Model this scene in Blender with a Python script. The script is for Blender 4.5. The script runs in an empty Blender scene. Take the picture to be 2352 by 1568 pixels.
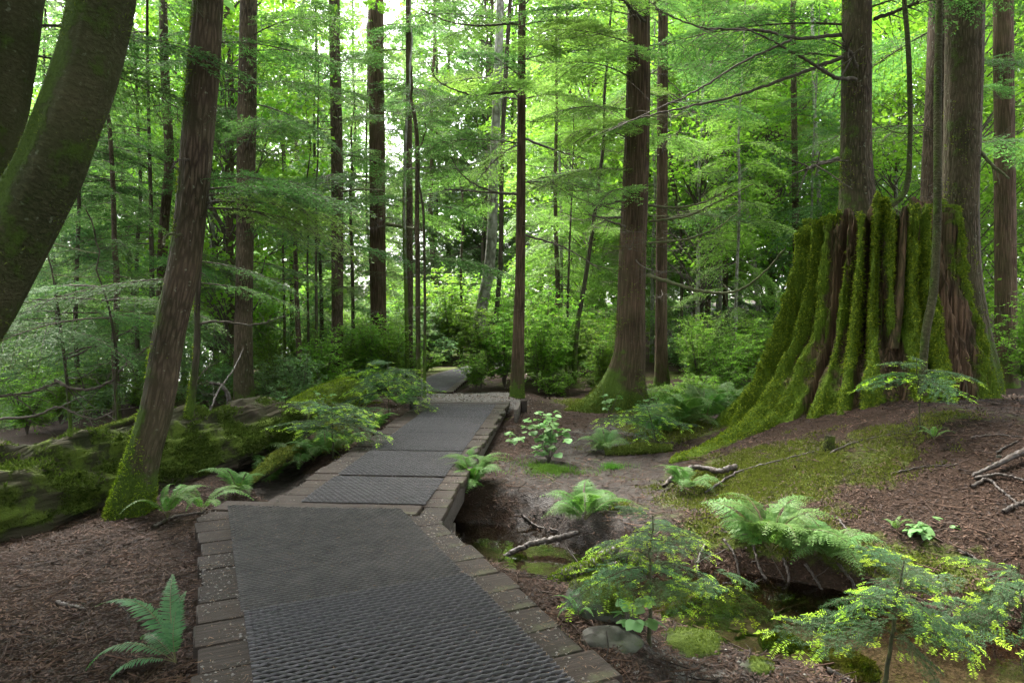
import bpy, math, random
import numpy as np
from mathutils import Vector, Matrix, Euler

random.seed(7)
RNG = np.random.default_rng(11)
SC = bpy.context.scene
COL = SC.collection
R = math.radians

# ------------------------------------------------------------------ camera
CAM_H = 1.45
PITCH = R(2.7)
FPX = 1568.0                      # focal length in units of a 2352 x 1568 frame (24 mm on 36 mm)
cam_d = bpy.data.cameras.new('camera')
cam_d.lens = 24.0; cam_d.sensor_width = 36.0
cam_d.clip_start = 0.05; cam_d.clip_end = 600.0
cam = bpy.data.objects.new('camera', cam_d); COL.objects.link(cam)
cam.location = (0, 0, CAM_H)
cam.rotation_euler = (R(90) - PITCH, 0, 0)
SC.camera = cam

# ------------------------------------------------------------------ sky, sun, exposure
SUN_EL, SUN_AZ = R(58), R(-28)    # azimuth measured from +Y towards +X
world = bpy.data.worlds.new('World'); SC.world = world; world.use_nodes = True
wn = world.node_tree.nodes; wl = world.node_tree.links
bg = wn['Background']
sky = wn.new('ShaderNodeTexSky'); sky.sky_type = 'NISHITA'; sky.sun_disc = False
sky.sun_elevation = SUN_EL; sky.sun_rotation = SUN_AZ
sky.dust_density = 4.0; sky.air_density = 1.0; sky.ozone_density = 1.0
hsv = wn.new('ShaderNodeHueSaturation'); hsv.inputs['Saturation'].default_value = 0.28   # overcast: nearly white cloud
wl.new(sky.outputs['Color'], hsv.inputs['Color']); wl.new(hsv.outputs['Color'], bg.inputs['Color'])
bg.inputs['Strength'].default_value = 0.15
sun_d = bpy.data.lights.new('sun', 'SUN'); sun_d.energy = 1.5; sun_d.angle = R(14); sun_d.color = (1.0, 0.96, 0.88)
sun = bpy.data.objects.new('sun', sun_d); COL.objects.link(sun)
_dir = Vector((math.sin(SUN_AZ) * math.cos(SUN_EL), math.cos(SUN_AZ) * math.cos(SUN_EL), math.sin(SUN_EL)))
sun.rotation_euler = _dir.to_track_quat('Z', 'Y').to_euler(); sun.location = _dir * 60
SC.view_settings.view_transform = 'Standard'; SC.view_settings.look = 'None'
SC.view_settings.gamma = 1.0; SC.view_settings.use_curve_mapping = False
SC.view_settings.exposure = 3.65
SC.render.engine = 'CYCLES'
SC.cycles.use_denoising = True
SC.cycles.use_adaptive_sampling = True; SC.cycles.adaptive_threshold = 0.03; SC.cycles.adaptive_min_samples = 48
SC.cycles.max_bounces = 7; SC.cycles.diffuse_bounces = 4; SC.cycles.glossy_bounces = 3
SC.cycles.transmission_bounces = 6; SC.cycles.transparent_max_bounces = 8
SC.cycles.caustics_reflective = False; SC.cycles.caustics_refractive = False

# ------------------------------------------------------------------ noise in numpy
def _hash(ix, iy, iz):
    h = (ix.astype(np.int64) * 374761393 + iy.astype(np.int64) * 668265263 + iz.astype(np.int64) * 2147483647) & 0xffffffff
    h = ((h ^ (h >> 13)) * 1274126177) & 0xffffffff
    h = h ^ (h >> 16)
    return (h & 0xffff) / 65535.0

def vnoise(x, y, z):
    x, y, z = np.broadcast_arrays(np.asarray(x, float), np.asarray(y, float), np.asarray(z, float))
    ix, iy, iz = np.floor(x), np.floor(y), np.floor(z)
    fx, fy, fz = x - ix, y - iy, z - iz
    ux, uy, uz = fx*fx*(3-2*fx), fy*fy*(3-2*fy), fz*fz*(3-2*fz)
    def c(a, b, d): return _hash(ix + a, iy + b, iz + d)
    x00 = c(0,0,0)*(1-ux)+c(1,0,0)*ux; x10 = c(0,1,0)*(1-ux)+c(1,1,0)*ux
    x01 = c(0,0,1)*(1-ux)+c(1,0,1)*ux; x11 = c(0,1,1)*(1-ux)+c(1,1,1)*ux
    return ((x00*(1-uy)+x10*uy)*(1-uz) + (x01*(1-uy)+x11*uy)*uz) * 2 - 1

def fbm(x, y, z=0.0, o=4):
    s = 0.0; a = 0.5; f = 1.0
    for i in range(o):
        s = s + a * vnoise(np.asarray(x)*f + 17.3*i, np.asarray(y)*f + 5.1*i, np.asarray(z)*f + 9.7*i); a *= 0.5; f *= 2.03
    return s

def sstep(a, b, x):
    t = np.clip((np.asarray(x, float) - a) / (b - a), 0, 1)
    return t*t*(3-2*t)

# ------------------------------------------------------------------ the lie of the land
CREEK = np.array([(-3.3,9.2),(-2.95,8.1),(-2.45,6.95),(-1.75,6.05),(-0.85,5.65),(-0.1,5.35),(0.22,4.85),(0.6,4.5),(1.2,4.28),(1.87,4.0),(2.25,3.65),(2.9,3.3),(3.7,3.0),(5.2,2.7),(9,2.2)])
def poly_dist(x, y, P):
    best = np.full(np.shape(x), 1e9)
    for a, b in zip(P[:-1], P[1:]):
        d = b - a; L = (d*d).sum()
        t = np.clip(((x-a[0])*d[0] + (y-a[1])*d[1]) / L, 0, 1)
        best = np.minimum(best, np.hypot(x-(a[0]+t*d[0]), y-(a[1]+t*d[1])))
    return best

def ground_h(x, y, rough=True):
    x = np.asarray(x, float); y = np.asarray(y, float)
    z = np.full(np.shape(x*y), -0.13)
    z = z - 0.12*np.exp(-((x-1.0)/1.0)**2 - ((y-7.4)/2.2)**2)             # low muddy flat right of the boardwalk
    r = np.hypot((x-5.3)/3.7, (y-7.0)/3.75)
    z = z + 0.52*(1-sstep(0.38, 1.02, r))                                  # knoll that carries the big stump
    z = z + 0.30*sstep(2.2, 4.2, x)*sstep(0.2, 1.3, y-(4.2-0.42*x)-0.25)*(1-sstep(6, 9, y))*0.5
    z = z + 0.10*np.exp(-((x-2.2)/0.7)**2 - ((y-6.2)/0.8)**2)              # mossy root mound
    z = z + 0.14*np.exp(-((x+2.7)/0.8)**2 - ((y-10.2)/1.0)**2)
    z = z + 0.10*np.exp(-((x+0.7)/1.4)**2 - ((y-11.6)/1.1)**2)             # gravel pad behind the boardwalk
    z = z + 0.06*np.exp(-((x-1.7)/0.8)**2 - ((y-9.9)/0.8)**2)
    z = z - 0.10*sstep(-2.8, -3.8, x)*sstep(4.0, 5.2, y)
    z = z - np.clip(-6.5-x, 0, 30)*0.20*sstep(6, 12, y)                    # the left side falls away to the lake
    z = z + np.clip(x-9, 0, 40)*0.06*sstep(8, 14, y)
    z = z + np.clip(y-24, 0, 60)*0.030*sstep(-8, 2, x)
    z = z - 0.17*sstep(0.45, 0.95, x)*sstep(5.0, 4.3, y+0.45*np.clip(x-1, 0, 5))*(1-sstep(4, 6, x))
    d = poly_dist(x, y, CREEK)
    wid = 0.34 + 0.10*np.sin(x*3.1+y*2.3) + 0.75*np.exp(-((x-0.12)**2+(y-5.0)**2)/0.22)
    cm = 1 - sstep(wid*0.35, wid*0.35+0.62+0.38*sstep(0.8, 1.5, x), d)
    z = z*(1-cm) + (-0.575+0.22*sstep(-0.9, -2.2, x))*cm + (0.07*fbm(x*3.2, y*3.2, 8.0, 3)+0.05*fbm(x*11, y*11, 2.0, 2))*4*cm*(1-cm)
    if rough:
        amp = 0.02 + 0.05*sstep(3.0, 9.0, np.hypot(x, y-4))
        z = z + amp*fbm(x*1.3, y*1.3, 3.1, 4) + 0.016*fbm(x*6, y*6, 1.7, 3) + 0.011*fbm(x*19, y*19, 6.1, 2)
    # keep the soil below the boards
    u = (x-XB0)*NB1[0] + (y-YB0)*NB1[1]; v = (x-XB0)*DB1[0] + (y-YB0)*DB1[1]
    in1 = sstep(-0.10, 0.0, u)*sstep(1.68, 1.55, u)*(1-sstep(2.5, 2.7, v))
    z = np.where(in1 > 0, np.minimum(z, -0.095 - 0.03*in1), z)
    in2 = sstep(-1.95, -1.7, x-0.075*(y-5))*sstep(-0.2, -0.5, x-0.075*(y-5))*sstep(4.6, 5.0, y)*sstep(10.55, 10.3, y)
    z = np.where(in2 > 0, np.minimum(z, -0.08 - 0.10*in2), z)
    return z

DB1 = np.array([-0.4132, 0.9106]); NB1 = np.array([0.9106, 0.4132]); XB0, YB0 = -1.255, 2.65

def ray(px, py):
    cx = (px-1176)/FPX; cy = (784-py)/FPX
    return np.array([cx, math.cos(PITCH)+cy*math.sin(PITCH), -math.sin(PITCH)+cy*math.cos(PITCH)])
def at(px, py, Y):
    d = ray(px, py); t = Y/d[1]
    return np.array([d[0]*t, Y, CAM_H+d[2]*t])
_TS = np.concatenate([np.arange(1.5, 14, 0.02), np.arange(14, 60, 0.1)])
def on_ground(px, py):
    d = ray(px, py); x = d[0]*_TS; y = d[1]*_TS; z = CAM_H+d[2]*_TS
    g = ground_h(x, y); hit = np.nonzero(z <= g)[0]
    i = hit[0] if len(hit) else len(_TS)-1
    return np.array([x[i], y[i], float(g[i])])
def gh(x, y): return float(ground_h(np.array([x]), np.array([y]))[0])

# ------------------------------------------------------------------ mesh helpers
def mesh_np(name, parts, smooth=False, attrs=None):
    """parts: list of (V (n,3), F (m,k))"""
    Vs, loops, starts, tot, off, ls = [], [], [], 0, 0, 0
    for V, F in parts:
        V = np.asarray(V, np.float32).reshape(-1, 3); F = np.asarray(F, np.int64)
        if len(F) == 0: continue
        Vs.append(V); loops.append((F+off).ravel()); k = F.shape[1]
        starts.append(ls + np.arange(len(F))*k); ls += len(F)*k; off += len(V)
    V = np.concatenate(Vs); L = np.concatenate(loops).astype(np.int32); S = np.concatenate(starts).astype(np.int32)
    me = bpy.data.meshes.new(name)
    me.vertices.add(len(V)); me.vertices.foreach_set('co', V.ravel())
    me.loops.add(len(L)); me.loops.foreach_set('vertex_index', L)
    me.polygons.add(len(S)); me.polygons.foreach_set('loop_start', S)
    me.update(calc_edges=True); me.validate()
    if smooth: me.polygons.foreach_set('use_smooth', np.ones(len(me.polygons), bool))
    if attrs:
        if 'moss' in attrs and 'bc' not in attrs: attrs = dict(attrs, bc=V)
        for an, av in attrs.items():
            if an == 'bc':
                a = me.attributes.new(an, 'FLOAT_VECTOR', 'POINT'); a.data.foreach_set('vector', np.asarray(av, np.float32).ravel()); continue
            a = me.attributes.new(an, 'FLOAT', 'POINT'); a.data.foreach_set('value', np.asarray(av, np.float32).ravel())
    return me

def link(name, me, mat=None, parent=None, kind=None, loc=None):
    o = bpy.data.objects.new(name, me); COL.objects.link(o)
    if mat is not None and me is not None and len(me.materials) == 0: me.materials.append(mat)
    if parent is not None: o.parent = parent
    if kind: o['kind'] = kind
    if loc is not None: o.location = loc
    return o
def mk(name, parts, mat, parent=None, smooth=False, attrs=None, kind=None, loc=None):
    return link(name, mesh_np(name, parts, smooth, attrs), mat, parent, kind, loc)
def tag(o, label, cat, group=None, kind=None):
    o['label'] = label; o['category'] = cat
    if group: o['group'] = group
    if kind: o['kind'] = kind
    return o
LGROUP = {}
def lgroup(label, group):
    return LGROUP.setdefault(label, group)
def thing(name, label, cat, loc=(0,0,0), rz=0.0, group=None):
    if group: group = lgroup(label, group)
    o = bpy.data.objects.new(name, None); COL.objects.link(o)
    o.empty_display_size = 0.1; o.location = loc; o.rotation_euler = (0, 0, rz)
    return tag(o, label, cat, group)
def dup(root, loc, rz=0.0, s=1.0, label=None, group=None, tilt=(0,0)):
    r = root.copy(); COL.objects.link(r); r.location = loc; r.rotation_euler = (tilt[0], tilt[1], rz)
    r.scale = (s, s, s) if not hasattr(s, '__len__') else s
    if label: r['label'] = label
    if group: r['group'] = group
    for ch in root.children:
        c = ch.copy(); COL.objects.link(c); c.parent = r
        for g in ch.children:
            d = g.copy(); COL.objects.link(d); d.parent = c
    return r
def dup_part(part, parent, loc, rot, s=1.0):
    c = part.copy(); COL.objects.link(c); c.parent = parent; c.location = loc; c.rotation_euler = rot; c.scale = (s, s, s)
    for g in part.children:
        d = g.copy(); COL.objects.link(d); d.parent = c
    return c

def smooth_path(P, n):
    P = np.asarray(P, float); seg = np.r_[0, np.cumsum(np.linalg.norm(np.diff(P[:, :3], axis=0), axis=1))]
    t = np.linspace(0, seg[-1], n)
    if len(P) < 3:
        return np.stack([np.interp(t, seg, P[:, k]) for k in range(P.shape[1])], 1)
    m = np.gradient(P, seg, axis=0)
    i = np.clip(np.searchsorted(seg, t, side='right')-1, 0, len(P)-2)
    h = (seg[i+1]-seg[i]); u = ((t-seg[i])/h)[:, None]; h = h[:, None]
    return ((2*u**3-3*u**2+1)*P[i] + (u**3-2*u**2+u)*h*m[i] + (-2*u**3+3*u**2)*P[i+1] + (u**3-u**2)*h*m[i+1])

def frames(C):
    T = np.gradient(C, axis=0); T /= np.linalg.norm(T, axis=1)[:, None]+1e-9
    ref = np.array([1.0, 0, 0]) if abs(T[:, 2]).mean() > 0.6 else np.array([0, 0, 1.0])
    A = ref - (T@ref)[:, None]*T; A /= np.linalg.norm(A, axis=1)[:, None]+1e-9
    return T, A, np.cross(T, A)

def tube(C, rad, seg=6, caps=True):
    C = np.asarray(C, float); n = len(C); T, A, B = frames(C)
    th = np.linspace(0, 2*np.pi, seg, endpoint=False)
    rad = np.broadcast_to(np.asarray(rad, float).reshape(n, -1) if np.ndim(rad) else np.full((n, 1), rad), (n, seg))
    V = C[:, None] + rad[..., None]*(np.cos(th)[None, :, None]*A[:, None] + np.sin(th)[None, :, None]*B[:, None])
    V = V.reshape(-1, 3)
    i = np.arange(n-1)[:, None]*seg; j = np.arange(seg)[None]; j2 = (j+1) % seg
    F = np.stack([i+j, i+j2, i+seg+j2, i+seg+j], -1).reshape(-1, 4)
    return V, F

def leaf_quads(b, d, s, l, w, fold=0.0, nrm=None):
    """rhombic leaves: base b, direction d, side s, length l, width w"""
    l = np.asarray(l).reshape(-1, 1); w = np.asarray(w).reshape(-1, 1)
    m = b + d*l*0.45
    V = np.stack([b, m+s*w*0.5, b+d*l, m-s*w*0.5], 1)
    n = len(V); F = np.arange(n*4).reshape(n, 4)
    return V.reshape(-1, 3), F
def unit(v): return v/(np.linalg.norm(v, axis=-1, keepdims=True)+1e-9)

def box(cx, cy, cz, sx, sy, sz):
    V = np.array([(x, y, z) for x in (-1, 1) for y in (-1, 1) for z in (-1, 1)], float)*0.5*np.array([sx, sy, sz])+np.array([cx, cy, cz])
    F = np.array([(0,1,3,2),(4,6,7,5),(0,4,5,1),(2,3,7,6),(0,2,6,4),(1,5,7,3)])
    return V, F

def scatter(V, F, n, mask, size, rng, up=0.4, width=0.35, lift=0.0):
    """small blade triangles on a surface; returns (V,F)"""
    V = np.asarray(V); F = np.asarray(F)
    P = V[F]; a = P[:, 1]-P[:, 0]; b = P[:, -1]-P[:, 0]
    N = np.cross(a, b); A = np.linalg.norm(N, axis=1); N = N/(A[:, None]+1e-12)
    wgt = A*np.maximum(mask[F].mean(1), 0); wgt = wgt/wgt.sum()
    k = rng.choice(len(F), n, p=wgt)
    u = rng.random((n, 1)); v = rng.random((n, 1))
    p = P[k, 0]*(1-u)*(1-v) + P[k, 1]*u*(1-v) + (P[k, 2]*u*v) + P[k, -1]*(1-u)*v
    nn = N[k]
    d = unit(nn*0.55 + rng.normal(0, 0.55, (n, 3)) + np.array([0, 0, up]))
    s = unit(np.cross(d, rng.normal(0, 1, (n, 3))))
    L = size*(0.5+rng.random((n, 1)))
    w = L*width
    p = p + nn*lift
    VV = np.stack([p-s*w*0.5, p+s*w*0.5, p+d*L], 1).reshape(-1, 3)
    return VV, np.arange(n*3).reshape(n, 3)

# ------------------------------------------------------------------ materials
def new_mat(name):
    m = bpy.data.materials.new(name); m.use_nodes = True
    nt = m.node_tree; nt.nodes.clear()
    out = nt.nodes.new('ShaderNodeOutputMaterial')
    return m, nt, out
class NT:
    def __init__(s, nt): s.t = nt
    def n(s, typ, **kw):
        nd = s.t.nodes.new(typ)
        for k, v in kw.items():
            if k.startswith('i_'): nd.inputs[k[2:]].default_value = v
            else: setattr(nd, k, v)
        return nd
    def l(s, a, b): s.t.links.new(a, b)
    def ramp(s, fac, stops, interp='LINEAR'):
        r = s.t.nodes.new('ShaderNodeValToRGB'); r.color_ramp.interpolation = interp
        e = r.color_ramp.elements
        while len(e) < len(stops): e.new(0.5)
        for el, (p, c) in zip(e, stops):
            el.position = p; el.color = (*c, 1) if len(c) == 3 else c
        s.l(fac, r.inputs['Fac']); return r.outputs['Color']
    def mix(s, fac, a, b, typ='MIX'):
        m = s.t.nodes.new('ShaderNodeMix'); m.data_type = 'RGBA'; m.blend_type = typ
        for sock, v in ((m.inputs['Factor'], fac), (m.inputs['A'], a), (m.inputs['B'], b)):
            if hasattr(v, 'is_output'): s.l(v, sock)
            elif isinstance(v, (int, float)): sock.default_value = v
            else: sock.default_value = (*v, 1)
        return m.outputs['Result']
    def math(s, op, a, b=0.0, clamp=False):
        m = s.t.nodes.new('ShaderNodeMath'); m.operation = op; m.use_clamp = clamp
        for i, v in enumerate((a, b)):
            if hasattr(v, 'is_output'): s.l(v, m.inputs[i])
            else: m.inputs[i].default_value = v
        return m.outputs[0]
    def noise(s, vec, scale, detail=4, rough=0.55, dist=0.0):
        n = s.n('ShaderNodeTexNoise'); n.inputs['Scale'].default_value = scale; n.inputs['Detail'].default_value = detail
        n.inputs['Roughness'].default_value = rough; n.inputs['Distortion'].default_value = dist
        if vec is not None: s.l(vec, n.inputs['Vector'])
        return n.outputs['Fac']
    def mapping(s, vec, scale=(1,1,1), rot=(0,0,0)):
        m = s.n('ShaderNodeMapping'); m.inputs['Scale'].default_value = scale; m.inputs['Rotation'].default_value = rot
        s.l(vec, m.inputs['Vector']); return m.outputs['Vector']
    def attr(s, name):
        a = s.n('ShaderNodeAttribute', attribute_name=name); return a.outputs['Fac']
    def bump(s, h, strength, dist, prev=None):
        b = s.n('ShaderNodeBump'); b.inputs['Strength'].default_value = strength; b.inputs['Distance'].default_value = dist
        s.l(h, b.inputs['Height'])
        if prev is not None: s.l(prev, b.inputs['Normal'])
        return b.outputs['Normal']

def foliage(name, a, b, trans=0.42, tcol=None, gloss=0.12, vary=0.35, rough=0.45):
    m, nt, out = new_mat(name); N = NT(nt)
    geo = N.n('ShaderNodeNewGeometry'); oi = N.n('ShaderNodeObjectInfo')
    col = N.mix(geo.outputs['Random Per Island'], a, b)
    br = N.math('ADD', N.math('MULTIPLY', oi.outputs['Random'], vary), 1.0-vary*0.5)
    hs = N.n('ShaderNodeHueSaturation'); N.l(col, hs.inputs['Color']); N.l(br, hs.inputs['Value'])
    N.l(N.math('ADD', N.math('MULTIPLY', oi.outputs['Random'], 0.03), 0.485), hs.inputs['Hue'])
    col = hs.outputs['Color']
    p = N.n('ShaderNodeBsdfPrincipled'); N.l(col, p.inputs['Base Color'])
    p.inputs['Roughness'].default_value = max(rough, 0.55); p.inputs['Specular IOR Level'].default_value = gloss
    t = N.n('ShaderNodeBsdfTranslucent')
    tc = N.mix(1.0, col, tcol or (1.18, 1.38, 0.78), 'MULTIPLY'); N.l(tc, t.inputs['Color'])
    mx = N.n('ShaderNodeMixShader'); mx.inputs['Fac'].default_value = trans
    N.l(p.outputs[0], mx.inputs[1]); N.l(t.outputs[0], mx.inputs[2]); N.l(mx.outputs[0], out.inputs['Surface'])
    return m

def bark(name, dark, light, scale=9.0, stretch=0.13, moss=(0.055, 0.085, 0.012), moss2=(0.028, 0.05, 0.008), depth=0.02, lichen=0.0, rings=False):
    m, nt, out = new_mat(name); N = NT(nt)
    tc = N.n('ShaderNodeAttribute', attribute_name='bc').outputs['Vector']
    if rings: v1 = N.mapping(tc, (scale*0.9, scale*0.9, scale*1.5), (0.5, 0.3, 0))
    else: v1 = N.mapping(tc, (scale, scale, scale*stretch))
    n1 = N.noise(v1, 2.2, 7, 0.62, 0.4)
    vor = N.n('ShaderNodeTexVoronoi', feature='DISTANCE_TO_EDGE'); vor.inputs['Scale'].default_value = 2.0
    wv = N.mix(0.25, v1, N.n('ShaderNodeTexNoise', i_Scale=3.0).outputs['Color']); N.l(v1, wv.node.inputs['A']); N.l(wv, vor.inputs['Vector'])
    fis = N.math('MINIMUM', N.math('MULTIPLY', vor.outputs['Distance'], 3.5), 1.0)
    n2 = N.noise(tc, 34, 5, 0.6)
    h = N.math('ADD', N.math('MULTIPLY', n1, 1.0 if rings else 0.8), N.math('MULTIPLY', fis, 0.08 if rings else 0.35))
    col = N.ramp(h, [(0.28, tuple(c*0.45 for c in dark)), (0.5, dark), (0.72, light), (0.95, tuple(min(1, c*1.35) for c in light))])
    col = N.mix(N.math('MULTIPLY', n2, 0.5), col, tuple(c*0.6 for c in dark))
    big = N.noise(tc, 1.7, 3, 0.5)
    col = N.mix(N.ramp(big, [(0.4, (0,0,0)), (0.75, (0.55,)*3)]), col, tuple(c*1.2 for c in light))
    if lichen > 0:
        ln = N.noise(tc, 26, 3, 0.5); lm = N.ramp(ln, [(0.66, (0,0,0)), (0.72, (lichen,)*3)])
        col = N.mix(lm, col, (0.30, 0.33, 0.24))
    # algae film and moss where the mesh says so
    ma = N.attr('moss')
    mn = N.noise(tc, 5.0, 6, 0.65)
    film = N.ramp(N.math('ADD', N.math('MULTIPLY', ma, 0.9), N.math('MULTIPLY', N.math('SUBTRACT', mn, 0.5), 0.9)), [(0.05, (0,0,0)), (0.55, (0.75,)*3)])
    mask = N.ramp(N.math('ADD', ma, N.math('MULTIPLY', N.math('SUBTRACT', mn, 0.5), 1.3)), [(0.42, (0,0,0)), (0.58, (1,1,1))])
    mc = N.mix(N.noise(tc, 48, 3, 0.6), moss2, tuple(c*1.45 for c in moss))
    col = N.mix(film, col, tuple(0.6*a+0.4*b for a, b in zip(moss2, dark)))
    col = N.mix(mask, col, mc)
    p = N.n('ShaderNodeBsdfPrincipled'); p.inputs['Roughness'].default_value = 0.9; p.inputs['Specular IOR Level'].default_value = 0.12
    N.l(col, p.inputs['Base Color'])
    nb = N.bump(h, 0.9, depth)
    nb = N.bump(n2, 0.45, 0.006, nb)
    mh = N.math('MULTIPLY', N.noise(tc, 60, 4, 0.7), mask)
    nb = N.bump(mh, 0.9, 0.02, nb)
    N.l(nb, p.inputs['Normal']); N.l(p.outputs[0], out.inputs['Surface'])
    return m

def simple(name, a, b, scale=20, rough=0.8, bump=0.3, bdist=0.005, spec=0.3, map_scale=(1,1,1), vary=0.0, detail=5, island=0.0):
    m, nt, out = new_mat(name); N = NT(nt)
    tc = N.n('ShaderNodeTexCoord').outputs['Object']; v = N.mapping(tc, map_scale)
    n = N.noise(v, scale, detail, 0.6); col = N.mix(N.ramp(n, [(0.3, (0,0,0)), (0.7, (1,1,1))]), a, b)
    if island:
        g = N.n('ShaderNodeNewGeometry').outputs['Random Per Island']
        hs = N.n('ShaderNodeHueSaturation'); N.l(col, hs.inputs['Color']); N.l(N.math('ADD', N.math('MULTIPLY', g, island), 1-island*0.5), hs.inputs['Value']); col = hs.outputs['Color']
    if vary:
        oi = N.n('ShaderNodeObjectInfo'); hs = N.n('ShaderNodeHueSaturation'); N.l(col, hs.inputs['Color'])
        N.l(N.math('ADD', N.math('MULTIPLY', oi.outputs['Random'], vary), 1-vary*0.5), hs.inputs['Value']); col = hs.outputs['Color']
    p = N.n('ShaderNodeBsdfPrincipled'); p.inputs['Roughness'].default_value = rough; p.inputs['Specular IOR Level'].default_value = spec
    N.l(col, p.inputs['Base Color'])
    if bump: N.l(N.bump(n, bump, bdist), p.inputs['Normal'])
    N.l(p.outputs[0], out.inputs['Surface'])
    return m

M = {}
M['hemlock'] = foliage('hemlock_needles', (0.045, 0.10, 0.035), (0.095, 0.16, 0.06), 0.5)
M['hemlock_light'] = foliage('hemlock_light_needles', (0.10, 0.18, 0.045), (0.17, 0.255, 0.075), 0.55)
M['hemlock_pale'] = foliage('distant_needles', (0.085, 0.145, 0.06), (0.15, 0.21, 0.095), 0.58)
M['broad'] = foliage('broad_leaves', (0.085, 0.185, 0.02), (0.165, 0.275, 0.038), 0.56)
M['shrub'] = foliage('shrub_leaves', (0.085, 0.175, 0.022), (0.15, 0.255, 0.036), 0.52)
M['shrub_pale'] = foliage('pale_shrub_leaves', (0.08, 0.16, 0.06), (0.14, 0.24, 0.09), 0.4)
M['needle_old'] = foliage('old_needles', (0.016, 0.052, 0.016), (0.04, 0.10, 0.028), 0.28, gloss=0.2)
M['needle_new'] = foliage('new_needles', (0.20, 0.33, 0.02), (0.32, 0.46, 0.04), 0.4)
M['fern'] = foliage('fern_leaf', (0.055, 0.13, 0.025), (0.095, 0.18, 0.04), 0.38, gloss=0.2)
M['fern_sword'] = foliage('sword_fern_leaf', (0.035, 0.11, 0.04), (0.065, 0.16, 0.06), 0.3, gloss=0.3)
M['fern_pale'] = foliage('pale_fern_leaf', (0.07, 0.145, 0.04), (0.115, 0.20, 0.065), 0.35)
M['leaf_pale'] = foliage('pale_broad_leaf', (0.09, 0.19, 0.06), (0.15, 0.27, 0.09), 0.35, gloss=0.25)
M['grass'] = foliage('grass_blades', (0.05, 0.13, 0.015), (0.10, 0.20, 0.03), 0.35)
M['moss_tuft'] = foliage('moss_tufts', (0.035, 0.07, 0.006), (0.20, 0.26, 0.022), 0.33, gloss=0.1, vary=0.1, rough=0.9)
M['moss_log'] = foliage('log_moss_tufts', (0.028, 0.042, 0.007), (0.085, 0.105, 0.02), 0.25, gloss=0.08, vary=0.1, rough=0.9)
M['moss_dull'] = foliage('dull_moss_tufts', (0.055, 0.075, 0.012), (0.14, 0.16, 0.035), 0.3, gloss=0.1, vary=0.1, rough=0.9)
M['bark_brown'] = bark('brown_conifer_bark', (0.042, 0.029, 0.02), (0.108, 0.077, 0.053), 24, 0.16, depth=0.025, lichen=0.45)
M['bark_red'] = bark('red_cedar_bark', (0.046, 0.028, 0.019), (0.11, 0.07, 0.047), 26, 0.05, depth=0.022, lichen=0.15)
M['bark_dark'] = bark('dark_wet_bark', (0.034, 0.026, 0.02), (0.08, 0.06, 0.045), 22, 0.12, depth=0.016)
M['bark_alder'] = bark('mossy_alder_bark', (0.036, 0.032, 0.017), (0.10, 0.087, 0.047), 15, 0.3, depth=0.035, lichen=0.35, rings=True)
M['bark_grey'] = bark('grey_alder_bark', (0.13, 0.12, 0.10), (0.28, 0.27, 0.24), 6, 0.5, depth=0.008, lichen=0.6)
M['stump'] = bark('rotten_stump_wood', (0.045, 0.029, 0.018), (0.15, 0.09, 0.055), 16, 0.05, moss=(0.08, 0.12, 0.01), moss2=(0.028, 0.052, 0.004), depth=0.035)
M['log'] = bark('old_log_wood', (0.016, 0.0115, 0.0085), (0.055, 0.041, 0.03), 15, 0.10, moss=(0.075, 0.10, 0.014), moss2=(0.03, 0.05, 0.008), depth=0.03)
M['twig'] = simple('dead_twig', (0.035, 0.028, 0.02), (0.085, 0.068, 0.05), 30, 0.85, 0.3)
M['twig_moss'] = simple('mossy_twig', (0.045, 0.055, 0.014), (0.09, 0.085, 0.045), 18, 0.9, 0.5)
M['stem'] = simple('dark_mossy_stem', (0.02, 0.02, 0.012), (0.055, 0.06, 0.02), 40, 0.9, 0.5)
M['stalk'] = simple('green_stalk', (0.06, 0.07, 0.02), (0.12, 0.10, 0.04), 20, 0.6, 0.1)
M['litter'] = simple('needle_litter', (0.014, 0.0074, 0.0046), (0.068, 0.037, 0.0225), 3, 0.8, 0, island=1.5)
M['stone'] = simple('creek_stone', (0.09, 0.085, 0.075), (0.25, 0.24, 0.22), 9, 0.7, 0.5, 0.01, island=0.5)
M['knot'] = simple('knot_hole', (0.006, 0.005, 0.0035), (0.02, 0.017, 0.011), 30, 0.95, 0.5, 0.01, spec=0.05)
M['root'] = simple('wet_root', (0.02, 0.015, 0.012), (0.06, 0.045, 0.035), 25, 0.5, 0.6, 0.01)
M['boulder'] = bark('mossy_boulder', (0.035, 0.032, 0.028), (0.11, 0.104, 0.094), 5, 0.9, depth=0.01, moss=(0.06, 0.08, 0.012))

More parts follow.
